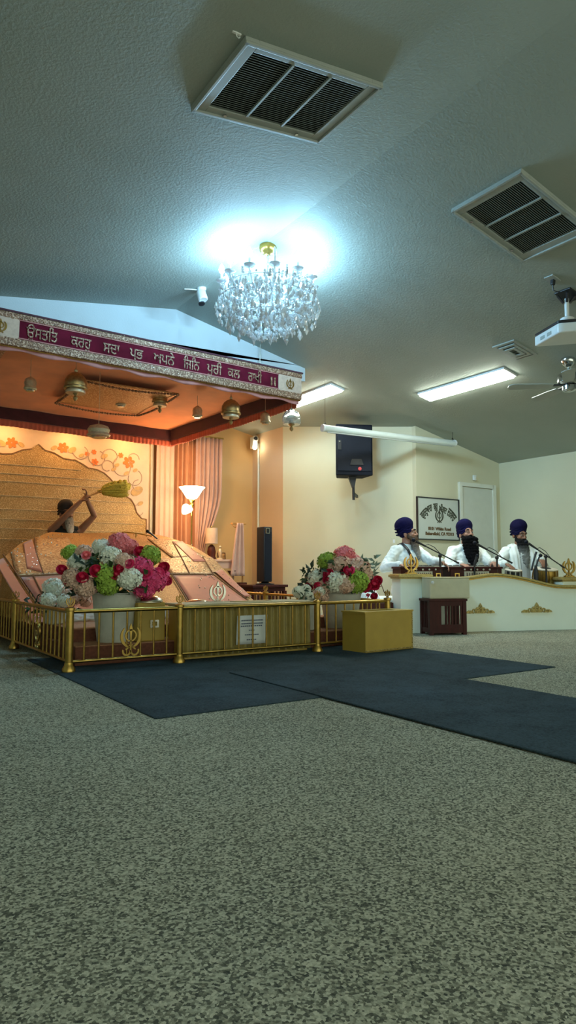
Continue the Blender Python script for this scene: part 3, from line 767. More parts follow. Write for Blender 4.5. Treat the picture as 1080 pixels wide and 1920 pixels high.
def sg(u, v):
    x = 2.24*(1-u)*(1-v) + 3.40*u*(1-v) + 2.30*(1-u)*v + 3.42*u*v
    y = 7.55 + 1.25*v - .1*u*(1-v)
    return (x, y, 2.83 - .05*sin(pi*u)*sin(pi*v))
sw = MB().sheet(sg, 20, 20).build('centre_cloth', brocade('gold_net_cloth', [(.3,(.26,.12,.04)),(.55,(.50,.25,.10)),(.8,(.62,.36,.17)),(.95,(.75,.55,.3))], 100, .45, .3), cn, 180, solid=.004)
for a, b in (((2.24,7.55),(3.40,7.45)),((3.40,7.45),(3.42,8.8)),((2.24,7.55),(2.30,8.8)),((2.30,8.8),(3.42,8.8))):
    MB().tube([(a[0]+(b[0]-a[0])*f/60, a[1]+(b[1]-a[1])*f/60, 2.815-.035*sin(pi*f/60)) for f in range(61)], [.006 + .010*(i % 2) for i in range(61)], 6).build('bead_fringe', M['gold_trim'], sw, 40)
for x, y in ((1.2,6.9),(4.2,6.9),(4.1,9.2),(1.3,9.2)):
    MB().tube([(x,y,2.98),(x,y,ceil_z(x)+.02)], .006, 8).build('hanging_wire', M['silver'], cn)
anchor(cn)
cn.rotation_euler = (0, .017, 0)      # it hangs a little lower on the right

# hanging bells under the canopy
def bell(x, y, z, w, top, label, m, kind):
    o = thing('hanging_bell', label, 'bell', (x, y, z), 0, 'gilded bells hanging under the canopy')
    r = w/2
    if kind == 'gold':
        MB().lathe([(r*.97,-.045),(r,-.035),(r*.98,-.02),(r*.90,-.015),(r*.93,.01),(r*.9,.05),(r*.70,.09),(r*.4,.118),(r*.15,.13),(.006,.14)], (0,0,0), 30).build('dome', m, o)
        MB().lathe([(r*.80,-.085),(r*.84,-.07),(r*.80,-.055),(r*.72,-.045),(r*.5,-.03)], (0,0,0), 26).build('lower_ring', M['bell_pale'], o)
        MB().lathe([(.004,-.165),(.018,-.15),(.024,-.13),(.010,-.11),(.02,-.095),(.03,-.08),(.012,-.06)], (0,0,0), 14).build('drop', m, o)
        MB().lathe([(.014,.135),(.02,.15),(.008,.165),(.004,.19)], (0,0,0), 12).build('finial', M['bell_pale'], o)
    elif kind == 'glass':
        MB().lathe([(r*.9,-.07),(r,-.03),(r*.98,.02),(r*.72,.07),(r*.35,.10),(.012,.125),(.008,.12),(r*.33,.092),(r*.68,.062),(r*.94,.02),(r*.96,-.03),(r*.87,-.068)], (0,0,0), 30).build('dome', M['glass'], o)
        MB().lathe([(r*.5,-.015),(r*.62,.0),(r*.5,.03),(r*.15,.045)], (0,0,0), 22).build('inner_bell', M['leaf_gold'], o)
        MB().lathe([(.004,-.15),(.02,-.135),(.024,-.11),(.010,-.095),(.035,-.075),(.042,-.06),(.02,-.02),(.008,0)], (0,0,0), 14).build('drop', M['bell_gold'], o)
    else:
        MB().lathe([(r*.9,-.06),(r,-.045),(r*.85,-.02),(r*.95,.015),(r*.8,.05),(r*.4,.068),(.006,.08)], (0,0,0), 22).build('dome', m, o)
        MB().lathe([(r*.6,-.075),(r*.7,-.062),(r*.4,-.05)], (0,0,0), 18).build('lower_ring', M['silver'], o)
    MB().tube([(0,0,.07),(0,0,top-z)], .003, 6).build('cord', M['bell_pale'], o)
bell(1.962, 6.75, 2.54, .235, 2.84, 'big gilded bell hanging near the left end of the canopy front', M['bell_gold'], 'gold')
bell(3.733, 6.75, 2.512, .232, 2.84, 'big gilded bell hanging below the right end of the lettering', M['bell_gold'], 'gold')
bell(3.31, 7.8, 2.80, .20, 2.90, 'gilded bell hanging in the middle of the orange lining', M['bell_gold'], 'gold')
bell(2.386, 7.3, 2.215, .255, 2.88, 'low hanging pale domed bell in front of the coral ruffle', M['bell_pale'], 'pale')
bell(4.40, 6.50, 2.455, .22, 2.80, 'clear glass bell with gold clapper under the right canopy corner', M['glass'], 'glass')
bell(1.63, 7.2, 2.60, .13, 2.86, 'small pale glass bell at the left end of the lining', M['bell_pale'], 'pale')
bell(2.955, 8.2, 2.815, .135, 2.91, 'small pale glass bell over the gold centre cloth', M['bell_pale'], 'pale')
bell(3.726, 7.6, 2.66, .13, 2.87, 'small pale glass bell left of the big bell at the right end', M['bell_pale'], 'pale')
bell(4.32, 6.95, 2.535, .13, 2.81, 'small pale bell hanging past the coral ruffle on the right', M['bell_pale'], 'pale')
# ------------------------------------------------------------------ rugs
def rug(name, label, x0, x1, y0, y1, z0, z1):
    o = thing(name, label, 'rug', ((x0+x1)/2, (y0+y1)/2, z0), 0, 'navy rugs in front of the dais')
    MB().box((0, 0, (z1-z0)/2), (x1-x0, y1-y0, z1-z0)).build('pile', M['rug'], o, 0)
    b = MB()
    w = .012
    for cx, cy, lx, ly in ((0, -(y1-y0)/2, x1-x0, w), (0, (y1-y0)/2, x1-x0, w), (-(x1-x0)/2, 0, w, y1-y0), ((x1-x0)/2, 0, w, y1-y0)):
        b.box((cx, cy, (z1-z0)/2-.001), (lx, ly, (z1-z0)))
    b.build('bound_edge', M['rug'], o, 0)
    return o
rug('floor_rug', 'wide navy rug lying crosswise under the brass railing', 1.31, 4.36, 3.07, 5.6, 0, .006)
rug('floor_rug', 'long navy rug running from the railing toward the right foreground', 2.275, 3.37, -2.5, 4.1, .006, .012)

# ------------------------------------------------------------------ stepped platform
pf = thing('dais_platform', 'brown carpeted stepped platform inside the brass railing', 'platform', (2.8, 5.0, 0))
MB().slab([(1.50,5.0),(4.2,5.0),(4.2,10.02),(1.50,10.02)], .006, .14).build('lower_step', M['step_brown'], pf, 0, bevel=.006)
MB().slab([(1.505,5.005),(4.195,5.005),(4.195,5.32),(1.505,5.32)], .139, .146).build('tread', M['step_pink'], pf, 0)
MB().slab([(1.56,5.32),(4.15,5.32),(4.15,10.02),(1.56,10.02)], .139, .24).build('upper_step', M['step_brown'], pf, 0, bevel=.006)
MB().slab([(1.565,5.325),(4.145,5.325),(4.145,10.02),(1.565,10.02)], .239, .246).build('tread', M['step_pink'], pf, 0)
anchor(pf)

# ------------------------------------------------------------------ draped throne cloths: one sloping bed of cloth with bands sewn on
bed = thing('draped_cloth_bed', 'sloping bed of gold brocade and salmon cloths rising behind the railing', 'draped cloth', (2.72, 7.6, .246))
edge = [(6.12,1.47,3.91),(6.72,1.47,3.96),(7.40,1.48,4.09),(8.02,1.60,4.19),(8.53,1.88,4.15),(8.87,2.17,4.05),(9.18,2.40,3.89)]
def xlr(y):
    for (y0, a0, b0), (y1, a1, b1) in zip(edge, edge[1:]):
        if y <= y1:
            f = (y-y0)/(y1-y0); return a0+(a1-a0)*f, b0+(b1-b0)*f
    return edge[-1][1:]
def zf(y): return .248 + (y-6.215)*.3261 if y < 9.04 else .248 + 2.825*.3261 + (y-9.04)*.22
def surf(x, y, off=0.):
    return Vector((x, y - off*.31, zf(y) + off + .008*sin(3.1*x+1.7*y) + .006*sin(5*x-3*y)))
NU, NV = 44, 36
top = MB()
def main(u, v):
    y = 6.12 + 3.06*v; a, b = xlr(y); return surf(a + (b-a)*u, y)
top.sheet(main, NU, NV)
def skirt(p, fold): return Vector((p.x, p.y, .25 + fold))
def side_sk(u, v, s_):
    y = 6.12 + 3.06*u; a, b = xlr(y); p = surf(a if s_ < 0 else b, y)
    return p + (Vector((p.x + s_*.05*(1+.3*sin(y*22)), p.y, .25)) - p)*v
top.sheet(lambda u, v: side_sk(u, v, -1), 40, 4); top.sheet(lambda u, v: side_sk(u, v, 1), 40, 4)
def front_sk(u, v):
    p = surf(xlr(6.12)[0] + (xlr(6.12)[1]-xlr(6.12)[0])*u, 6.12); return p + (Vector((p.x, p.y-.03-.01*sin(u*60), .25)) - p)*v
def back_sk(u, v):
    a, b = xlr(9.18); p = surf(a+(b-a)*u, 9.18); return p + (Vector((p.x, p.y+.04, .25)) - p)*v
top.sheet(front_sk, 60, 3); top.sheet(back_sk, 30, 3)
top.build('main_cloth', M['brocade'], bed, 60)
def band(name, m, pts, off, nu=10, nv=10, parent=bed):
    """cloth piece with plan corners a, b, c, d laid on the slope"""
    a, b, c, d = pts
    def fn(u, v):
        x = (a[0]*(1-u)+b[0]*u)*(1-v) + (d[0]*(1-u)+c[0]*u)*v
        y = (a[1]*(1-u)+b[1]*u)*(1-v) + (d[1]*(1-u)+c[1]*u)*v
        return surf(x, y, off)
    return MB().sheet(fn, nu, nv).build(name, m, parent, 180, solid=.006)
band('salmon_panel', M['salmon'], [(1.638,6.147),(2.486,6.147),(2.486,7.379),(1.638,7.379)], .008)
band('salmon_panel', M['salmon'], [(3.051,6.147),(3.842,6.147),(3.842,7.379),(3.333,7.379)], .008)
band('salmon_strip', M['salmon'], [(1.475,6.147),(1.582,6.147),(1.582,7.966),(1.475,7.853)], .008)
band('salmon_strip', M['salmon'], [(1.751,7.627),(1.876,7.481),(2.034,8.656),(1.898,8.475)], .016)
band('salmon_strip', M['salmon'], [(3.876,6.667),(3.955,6.667),(4.068,7.571),(3.932,7.481)], .016)
band('salmon_strip', M['salmon'], [(3.819,7.853),(3.989,7.853),(4.068,8.724),(3.921,8.724)], .016)
band('border_band', M['brocade_border'], [(1.605,7.424),(2.203,7.424),(2.283,7.910),(1.695,8.192)], .010)
band('border_band', M['brocade_border'], [(1.898,7.797),(2.373,7.797),(2.542,8.927),(2.091,8.746)], .009)
band('border_band', M['brocade_border'], [(3.333,7.424),(3.865,7.424),(4.034,8.023),(3.390,8.023)], .010)
band('border_band', M['brocade_border'], [(3.616,8.023),(4.091,8.023),(3.978,8.882),(3.616,8.882)], .009)
band('border_band', M['brocade_border'], [(3.876,7.481),(4.068,7.481),(4.170,8.023),(4.045,8.023)], .011)
band('border_band', M['brocade_border'], [(1.475,6.147),(1.475,6.147),(1.475,7.458),(1.475,7.345)], .009)
sm = MB()
for pts in ([(1.605,7.401),(2.486,7.401),(3.390,7.401),(3.865,7.401)], [(1.605,6.147),(1.605,6.780),(1.616,7.401),(1.593,8.068)], [(3.853,6.147),(3.853,6.780),(3.865,7.401),(4.034,8.023)],
            [(1.876,7.424),(1.966,8.136),(2.079,8.724)], [(3.028,6.147),(3.141,6.667),(3.311,7.379)], [(3.559,7.424),(3.729,8.023),(3.910,8.701)], [(1.638,6.147),(1.718,6.780),(1.763,7.379)]):
    q = []
    for (x0, y0), (x1, y1) in zip(pts, pts[1:]):
        for i in range(9): q.append(surf(x0+(x1-x0)*i/8, y0+(y1-y0)*i/8, .016))
    sm.tube(q, .008, 6)
sm.build('seam_piping', M['seam'], bed, 40)
gs = MB()
for k in range(150):
    y = random.uniform(6.2, 9.0); a, b = xlr(y); x = random.choice((random.uniform(a, a+.5), random.uniform(b-.55, b)))
    gs.ell(surf(x, y, .016), .008, 6)
tag(gs.build('sequins', M['silver'], bed, 40), kind='stuff')
anchor(bed)
o = thing('folded_cloth', 'white patterned cloth spread on the platform step behind the railing', 'cloth', (2.55, 6.0, .246))
def fc(u, v): return (-.98 + 1.9*u, .005 - .02*(1-v) + .006*sin(u*40), .10*v + .004)
MB().sheet(fc, 60, 4).build('front_fold', M['pattern_sheet'], o, 180, solid=.006)
MB().sheet(lambda u, v: (-.98 + 1.9*u, .005+.06*v, .104 + .004*sin(u*30)), 60, 3).build('top_fold', M['pattern_sheet'], o, 180, solid=.006)

o = thing('bed_microphone', 'black microphone on a gilded rod resting along the crest of the gold bed', 'microphone', (3.53, 8.86, 1.13))
MB().tube([(-.28,-.0,.075),(-.1,-.03,.062),(.12,-.06,.025)], .008, 8).build('rod', M['brass'], o)
MB().tube([(-.10,-.03,.0),(-.10,-.03,.06)], .007, 8).build('rod_support', M['brass_dark'], o)
MB().tube([(.07,-.05,.085),(.12,-.06,.05),(.19,-.08,-.01)], [.016,.012,.010], 10).build('handle', M['black'], o)
MB().ell((.06,-.048,.092), .024, 12).build('mesh_head', M['grille'], o)

# ------------------------------------------------------------------ brass railing
def post(o, x, y, fin=True):
    p = MB(); p.tube([(x,y,.03),(x,y,.43)], .027, 14); 
    p.lathe([(.045,0),(.045,.018),(.032,.04),(.028,.06)], (x,y,.006), 16)
    p.lathe([(.028,.415),(.036,.42),(.036,.437),(.02,.442)], (x,y,0), 16)
    p = p.build('post', M['brass'], o)
    if fin:
        e = MB(); khanda(e, 0, 0, .075, -.004, .004, mtx((x, y, .48), (1,0,0), (0,0,1)) @ Matrix(((1,0,0,0),(0,0,1,0),(0,-1,0,0),(0,0,0,1))))
        e.build('finial', M['brass_dark'], p, 40)
    return p
def run(o, a, b, gap=.105, n=None):
    a = Vector((*a, 0)); b = Vector((*b, 0)); L = (b-a).length; d = (b-a)/L
    n = n or max(2, round(L/gap))
    MB().tube([a+Vector((0,0,.412)), b+Vector((0,0,.412))], .015, 12).build('top_rail', M['brass'], o)
    MB().tube([a+Vector((0,0,.07)), b+Vector((0,0,.07))], .011, 10).build('bottom_rail', M['brass'], o)
    for k in range(1, n):
        p = a + d*(L*k/n)
        MB().tube([p+Vector((0,0,.07)), p+Vector((0,0,.41))], .008, 8).build('baluster', M['brass_dark'], o)
def crest(o, x, y, ax):
    e = MB(); Mx = mtx((x, y, .22), ax, (0,0,1)) @ Matrix(((1,0,0,0),(0,0,1,0),(0,-1,0,0),(0,0,0,1)))
    khanda(e, 0, .0, .19, -.012, -.002, Mx)
    for s_ in (-1, 1):
        e.strip([(s_*px, pz) for px, pz in arc(.03, -.10, .035, 170, 380, 10)], [(s_*px, pz) for px, pz in arc(.03, -.10, .022, 170, 380, 10)], -.012, -.002, Mx)
    return e.build('khanda_crest', M['brass'], o, 40)
RXL, RXR, RY = 1.39, 4.30, 4.77
ra = thing('brass_railing', 'front brass railing with khanda crest standing on the navy rug', 'railing', (2.85, RY, .006), 0, 'brass railings around the dais')
for x in (RXL, 2.21, 3.495, RXR): post(ra, x, RY)
run(ra, (RXL, RY), (2.21, RY), n=8); run(ra, (2.21, RY), (3.495, RY), n=10); run(ra, (3.495, RY), (RXR, RY), n=8)
crest(ra, 1.82, RY-.015, (1,0,0))
anchor(ra)
ra = thing('brass_railing', 'left brass railing running away beside the platform', 'railing', (RXL, 6.4, .0), 0, 'brass railings around the dais')
for y in (6.43, 8.1): post(ra, RXL, y)
run(ra, (RXL, RY+.03), (RXL, 6.43), n=15); run(ra, (RXL, 6.43), (RXL, 8.1), n=15)
crest(ra, RXL-.015, 5.55, (0,-1,0)); crest(ra, RXL-.015, 7.2, (0,-1,0))
anchor(ra)
ra = thing('brass_railing', 'right brass railing running away behind the flowers beside the stool', 'railing', (RXR, 6.4, .0), 0, 'brass railings around the dais')
for y in (6.9, 8.1): post(ra, RXR, y)
run(ra, (RXR, RY+.03), (RXR, 6.9), n=16); run(ra, (RXR, 6.9), (RXR, 8.1), n=10)
anchor(ra)

# ------------------------------------------------------------------ offering boxes
o = thing('offering_counter', 'long offering counter with pleated olive cloth front behind the middle railing', 'counter', (2.87, 4.98, .0))
def pl(u, v): return (-.605 + 1.21*u, -.125 + .014*sin(u*2*pi*19) - .01*(1-v), .03 + .385*v)
MB().box((0, .02, .21), (1.19, .24, .40)).build('counter_body', M['tan_box'], o, 0)
MB().sheet(pl, 240, 6).build('pleated_front', M['pleat'], o, 180, solid=.005)
MB().box((0, .02, .424), (1.24, .32, .02)).build('counter_top', M['pleat_top'], o, 0, bevel=.004)
MB().box((.1, .02, .436), (.35, .10, .006)).build('slot_tray', M['pleat'], o, 0)
o = thing('paper_notice', 'printed white paper notice hung on the pleated olive counter front', 'notice', (2.875, 4.83, .215))
MB().sheet(lambda u, v: (-.142+.284*u+.012*(v-.5), -.008+.006*sin(u*6), -.115+.23*v), 12, 6).build('sheet', M['paper'], o, 180, solid=.002)
tx = MB()
for k, (z, w) in enumerate(((.075,.2),(.05,.2),(.03,.21),(-.005,.06),(-.04,.13),(-.08,.10))):
    n = int(w/.018)
    for q in range(n): tx.box((-w/2 + .018*q+.009, -.0125+.0058*sin((.5+(-w/2+.018*q)/.284)*6), z), (.013, .0015, .010 if k < 3 else .008))
tx.build('printed_lines', M['ink'], o, 0)
o = thing('donation_box', 'plain mustard wooden donation box with open top on the navy rug by the railing', 'box', (4.03, 4.60, .006), radians(4))
W2, D2, H2 = .29, .135, .325
MB().box((0,-D2,H2/2), (2*W2, .014, H2)).build('front_panel', M['tan_box'], o, 0)
MB().box((0,D2,H2/2), (2*W2, .014, H2)).build('back_panel', M['tan_box'], o, 0)
for sx in (-1,1): MB().box((sx*(W2-.007),0,H2/2), (.014, 2*D2-.014, H2)).build('side_panel', M['tan_box'], o, 0)
l = MB(); l.strip([(-W2-.01,-D2-.012),(W2+.01,-D2-.012),(W2+.01,D2+.012),(-W2-.01,D2+.012)], [(-.17,-.06),(.17,-.06),(.17,.06),(-.17,.06)], H2, H2+.014, Matrix(((1,0,0),(0,0,1),(0,1,0))), closed=True)
l.build('lid_rim', M['tan_box'], o, 0)
MB().box((0,0,H2-.10), (2*W2-.03, 2*D2-.03, .01)).build('inner_tray', M['tan_box_in'], o, 0)
cd = MB()
for k in range(20): cd.ell((W2-.006, -D2-.008, .02+.016*k), .008, 6)
for k in range(36): cd.ell((-W2+.016*k, -D2-.008, .012), .008, 6)
cd.build('carved_edge', M['tan_edge'], o, 40)
def steel_box(x, y, label, h, w):
    o = thing('steel_coffer', label, 'box', (x, y, .146), 0, 'domed coffers behind the railing')
    MB().box((0,0,h/2), (w, .16, h)).build('body', M['tan_box'], o, 0, bevel=.012)
    MB().lathe([(w*.5,0),(w*.5,.012),(w*.44,.03),(w*.28,.045),(.006,.052)], (0,0,h), 26).build('domed_lid', M['silver'], o)
    MB().lathe([(w*.44,0),(w*.5,.006),(w*.5,.012),(w*.44,.014)], (0,0,h-.004), 26).build('lid_rim', M['brass'], o)
    f = MB(); f.strip([(-.035,-.03),(.035,-.03),(.035,.03),(-.035,.03)], [(-.02,-.016),(.02,-.016),(.02,.016),(-.02,.016)], -.092, -.078, closed=True)
    f.build('hasp', M['silver'], o, 0).location = (.02, 0, h*.45)
steel_box(2.10, 5.12, 'tan coffer with domed steel lid behind the railing beside the white planter', .30, .23)
o = thing('steel_bowl', 'upturned shiny steel bowl beside the khanda stand behind the counter', 'bowl', (2.60, 5.26, .146))
MB().lathe([(.11,0),(.115,.02),(.115,.27),(.10,.285),(.06,.30),(.006,.306)], (0,0,0), 28).build('bowl', M['silver'], o)
MB().lathe([(.116,.262),(.121,.268),(.116,.276)], (0,0,0), 28).build('rim', M['brass'], o)
o = thing('khanda_stand', 'upright metal khanda emblem on a stand behind the pleated counter', 'emblem', (2.78, 5.24, .146))
MB().lathe([(.05,0),(.05,.02),(.016,.04),(.014,.26),(.03,.275)], (0,0,0), 18).build('stand', M['silver'], o)
e = MB(); khanda(e, 0, .36, .19, -.008, .008); e.build('khanda', M['silver'], o, 40)

# ------------------------------------------------------------------ flowers
def hydrangea(c, r, m, parent, name='hydrangea', n=70, sq=.85):
    mb = MB(); c = Vector(c)
    mb.ell(c, (r*.72, r*.72, r*.72*sq), 10)
    for k in range(n):
        ph = math.acos(1-2*(k+.5)/n); th = pi*(1+5**.5)*k
        d = Vector((sin(ph)*cos(th), sin(ph)*sin(th), cos(ph)*sq)); nn = d.normalized()
        u = nn.orthogonal().normalized(); w = nn.cross(u); a0 = random.random()*2*pi
        p = c + d*r*random.uniform(.80, 1.06); s_ = r*random.uniform(.28, .40)
        for q in range(4):
            a = a0 + q*pi/2; dd = u*cos(a)+w*sin(a); ee = u*cos(a+pi/2)+w*sin(a+pi/2)
            mb.add([p, p+dd*s_*.6+ee*s_*.42+nn*s_*.18, p+dd*s_*1.05+nn*s_*random.uniform(-.05,.3), p+dd*s_*.6-ee*s_*.42+nn*s_*.18], [(0,1,2,3)])
    return mb.build(name, m, parent, 0)
def rose(c, r, m, parent, d=None, name='rose'):
    mb = MB(); c = Vector(c); d = Vector(d or (random.uniform(-.5,.5), -1, .5)).normalized()
    u = d.orthogonal().normalized(); w = d.cross(u)
    mb.ell(c, r*.42, 10)
    for ring, (n, rr, tilt) in enumerate(((4,.5,.75),(5,.75,.45),(6,.98,.1))):
        for k in range(n):
            a = 2*pi*k/n + ring*.6; dd = u*cos(a)+w*sin(a); ee = d.cross(dd)
            def fn(p, q):
                b = (p-.5)*1.5; h = q
                return c + (dd*cos(b)+ee*sin(b))*r*rr*(.35+.65*h**.6) + d*r*(h*tilt*1.1 - .35 + .15*h - .25*(p-.5)**2)
            mb.sheet(fn, 4, 4)
    return mb.build(name, m, parent, 180)
def leaf_cluster(pts, parent, m, size=.06, name='leaves'):
    mb = MB()
    for p in pts:
        p = Vector(p)
        d = Vector((random.uniform(-1,1), random.uniform(-1,.4), random.uniform(-.4,.9))).normalized()
        u = d.orthogonal().normalized(); w = d.cross(u); s_ = size*random.uniform(.7,1.3)
        mb.add([p, p+d*s_*.5+u*s_*.28+w*s_*.05, p+d*s_*1.1-w*s_*.1, p+d*s_*.5-u*s_*.28+w*s_*.05, p+d*s_*.5-w*s_*.06], [(0,1,4),(1,2,4),(2,3,4),(3,0,4)])
    return mb.build(name, m, parent, 0)
def spread(c, w): return c + max(-1.7*w, min(1.7*w, random.gauss(0, w)))
def planter(o, r0, r1, h):
    MB().lathe([(r0*.98,0),(r0,.01),(r1,h-.012),(r1+.006,h-.008),(r1+.006,h),(r1-.008,h),(r1-.012,h-.03),(.01,h-.035)], (0,0,0), 36).build('planter', M['planter'], o)
# big arrangement, left: positions are (across, toward viewer, up) from the planter's foot
o = thing('flower_arrangement', 'large pink, white and lime bouquet in a tall tapered white planter, left behind the railing', 'flowers', (1.87, 5.22, .146), radians(-20), 'potted bouquets behind the railing')
planter(o, .135, .178, .375)
H = lambda u, v, y=0: ((u-217)/238., y*1.5, (1112-v)/232.+.375)
for u, v, r, y, m in ((207,1047,.055,-.12,'f_white'),(240,1085,.060,-.17,'f_white'),(145,1085,.055,-.10,'f_blush'),(150,1058,.05,-.06,'f_white'),(200,1080,.058,-.16,'f_lime'),(205,1098,.05,-.16,'f_lime'),(222,1020,.055,-.0,'f_coral'),(240,1028,.045,.02,'f_coral'),(278,1045,.055,-.06,'f_lime'),(262,1066,.06,-.10,'f_pink'),(283,1090,.065,-.08,'f_pink'),(268,1103,.055,-.10,'f_pink'),(300,1085,.045,-.04,'f_pink'),(135,1040,.042,-.02,'f_lime'),(165,1100,.055,-.12,'f_blush'),(160,1040,.042,-.06,'f_blush'),(230,1058,.05,-.15,'f_blush'),(190,1030,.05,.06,'f_white'),(250,1045,.05,.1,'f_blush'),(170,1065,.05,.1,'f_lime')):
    hydrangea(H(u, v, y), r*1.55, M[m], o)
for u, v, r, y, m in ((184,1072,.034,-.19,'f_rose'),(160,1083,.030,-.17,'f_rose'),(222,1070,.030,-.2,'f_rose'),(240,1060,.026,-.2,'f_pink'),(123,1070,.028,-.08,'f_rose'),(134,1088,.026,-.1,'f_rose'),(258,1037,.03,-.08,'f_rose'),(303,1066,.032,-.06,'f_rose'),(310,1090,.028,-.06,'f_rose'),(217,1078,.03,-.2,'f_rose'),(165,1045,.024,-.14,'f_coral'),(270,1078,.03,-.16,'f_pink'),(295,1075,.03,-.1,'f_pink')):
    rose(H(u, v, y), r*1.6, M[m], o)
leaf_cluster([H(spread(215,36), random.uniform(1045,1112), random.uniform(-.17,.06)) for _ in range(150)], o, M['green_dark'], .07)
leaf_cluster([H(spread(208,38), random.uniform(1050,1115), random.uniform(-.18,.0)) for _ in range(70)], o, M['green'], .065)
leaf_cluster([H(random.uniform(128,160), random.uniform(1085,1118), random.uniform(-.14,-.04)) for _ in range(24)], o, M['green_dark'], .055)
# second arrangement, right
o = thing('flower_arrangement', 'round mixed bouquet topped by a coral hydrangea in a grey planter beside the donation box', 'flowers', (4.12, 5.24, .146), radians(-38), 'potted bouquets behind the railing')
planter(o, .15, .20, .33)
H = lambda u, v, y=0: ((u-638)/196., y*1.5, (1112-v)/200.+.33)
for u, v, r, y, m in ((645,1040,.062,-.0,'f_coral'),(638,1062,.07,-.08,'f_blush'),(668,1068,.078,-.06,'f_blush'),(632,1090,.070,-.15,'f_white'),(595,1083,.055,-.10,'f_white'),(668,1090,.068,-.15,'f_lime'),(648,1095,.055,-.17,'f_blush'),(615,1052,.062,-.02,'f_lime'),(605,1100,.05,-.13,'f_blush'),(680,1080,.06,-.04,'f_blush'),(660,1055,.06,.05,'f_coral'),(625,1075,.06,.06,'f_lime'),(655,1078,.07,.1,'f_white')):
    hydrangea(H(u, v, y), r*1.62, M[m], o)
for u, v, r, y, m in ((615,1075,.036,-.17,'f_rose'),(615,1086,.034,-.17,'f_rose'),(650,1072,.044,-.18,'f_rose'),(655,1068,.03,-.19,'f_pink'),(578,1100,.034,-.08,'f_rose'),(598,1098,.030,-.17,'f_rose'),(682,1097,.046,-.10,'f_rose'),(700,1095,.040,-.06,'f_rose'),(706,1088,.036,-.04,'f_rose'),(700,1117,.024,-.06,'f_rose')):
    rose(H(u, v, y), r*1.6, M[m], o)
leaf_cluster([H(spread(635,32), random.uniform(1065,1112), random.uniform(-.17,.05)) for _ in range(120)], o, M['green_dark'], .08)
leaf_cluster([H(random.uniform(566,605), random.uniform(1065,1105), random.uniform(-.12,.0)) for _ in range(60)], o, M['green_dark'], .06)
leaf_cluster([H(random.uniform(676,705), random.uniform(1045,1095), random.uniform(-.08,.02)) for _ in range(44)], o, M['grey_green'], .065)
leaf_cluster([H(random.uniform(560,592), random.uniform(1078,1112), random.uniform(-.10,.0)) for _ in range(30)], o, M['green'], .06)
leaf_cluster([H(spread(640,30), random.uniform(1050,1108), random.uniform(-.2,-.05)) for _ in range(50)], o, M['green'], .06)
tag(leaf_cluster([H(random.uniform(684,714), random.uniform(1082,1115), random.uniform(-.10,.0)) for _ in range(22)], o, M['f_rose'], .045, 'petals'), kind='stuff')
tw_ = MB()
for pts in (((672,1090),(685,1070),(690,1050)),((690,1095),(712,1090),(720,1112)),((600,1090),(582,1075),(570,1078)),((610,1070),(600,1050),(597,1045)),((690,1090),(702,1108),(700,1118))):
    tw_.tube([H(u, v, -.04) for u, v in pts], .004, 6)
tw_.build('twigs', M['dark_wood'], o, 40)
# small pale bunches on the floor of the dais
def bunch(x, y, z, label, blooms, leaves, spr, stand):
    o = thing('flower_bunch', label, 'flowers', (x, y, z), 0, 'low white bunches on the platform')
    MB().lathe([(.06,0),(.075,.01),(.085,stand),(.075,stand),(.01,stand-.02)], (0,0,0), 22).build('vase', M['planter'], o)
    for (dx, dy, dz, r, m) in blooms: hydrangea((dx, dy, dz+stand), r, M[m], o, 'bloom', 60)
    leaf_cluster([(random.uniform(-spr,spr), random.uniform(-.12,.02), stand+random.uniform(-.06,.13)) for _ in range(leaves)], o, M['green'], .05)
    leaf_cluster([(random.uniform(-spr,spr), random.uniform(-.12,.02), stand+random.uniform(-.06,.08)) for _ in range(leaves)], o, M['green_dark'], .05)
bunch(1.58, 5.86, .246, 'low bunch of white and blush hydrangeas near the left railing corner', ((-.02,-.02,.14,.085,'f_white'),(-.08,-.10,.05,.065,'f_white'),(.10,-.08,.06,.08,'f_blush'),(.20,-.06,.07,.07,'f_blush'),(.04,-.12,.04,.06,'f_white'),(.25,-.02,.02,.05,'f_blush')), 34, .27, .16)
bunch(3.66, 5.15, .146, 'small white bunch with a green sprig between the counter and the grey planter', ((-.09,0,.06,.06,'f_white'),(-.02,-.05,.02,.05,'f_white'),(.06,-.06,.03,.05,'f_blush'),(.12,-.03,.06,.05,'f_white'),(-.0,.02,.08,.05,'f_white'),(.16,-.04,.0,.045,'f_blush')), 26, .17, .29)
# ------------------------------------------------------------------ singers' stage, turned toward the hall
SA = radians(-20.48); SO = Vector((5.404, 5.579, 0))
SR_ = Matrix.Rotation(SA, 3, 'Z')
def ST(s, off, z=0.): return SO + SR_ @ Vector((s, off, z))
def sthing(name, label, cat, s, off, z, yaw=0., group=None): return thing(name, label, cat, ST(s, off, z), SA+yaw, group)

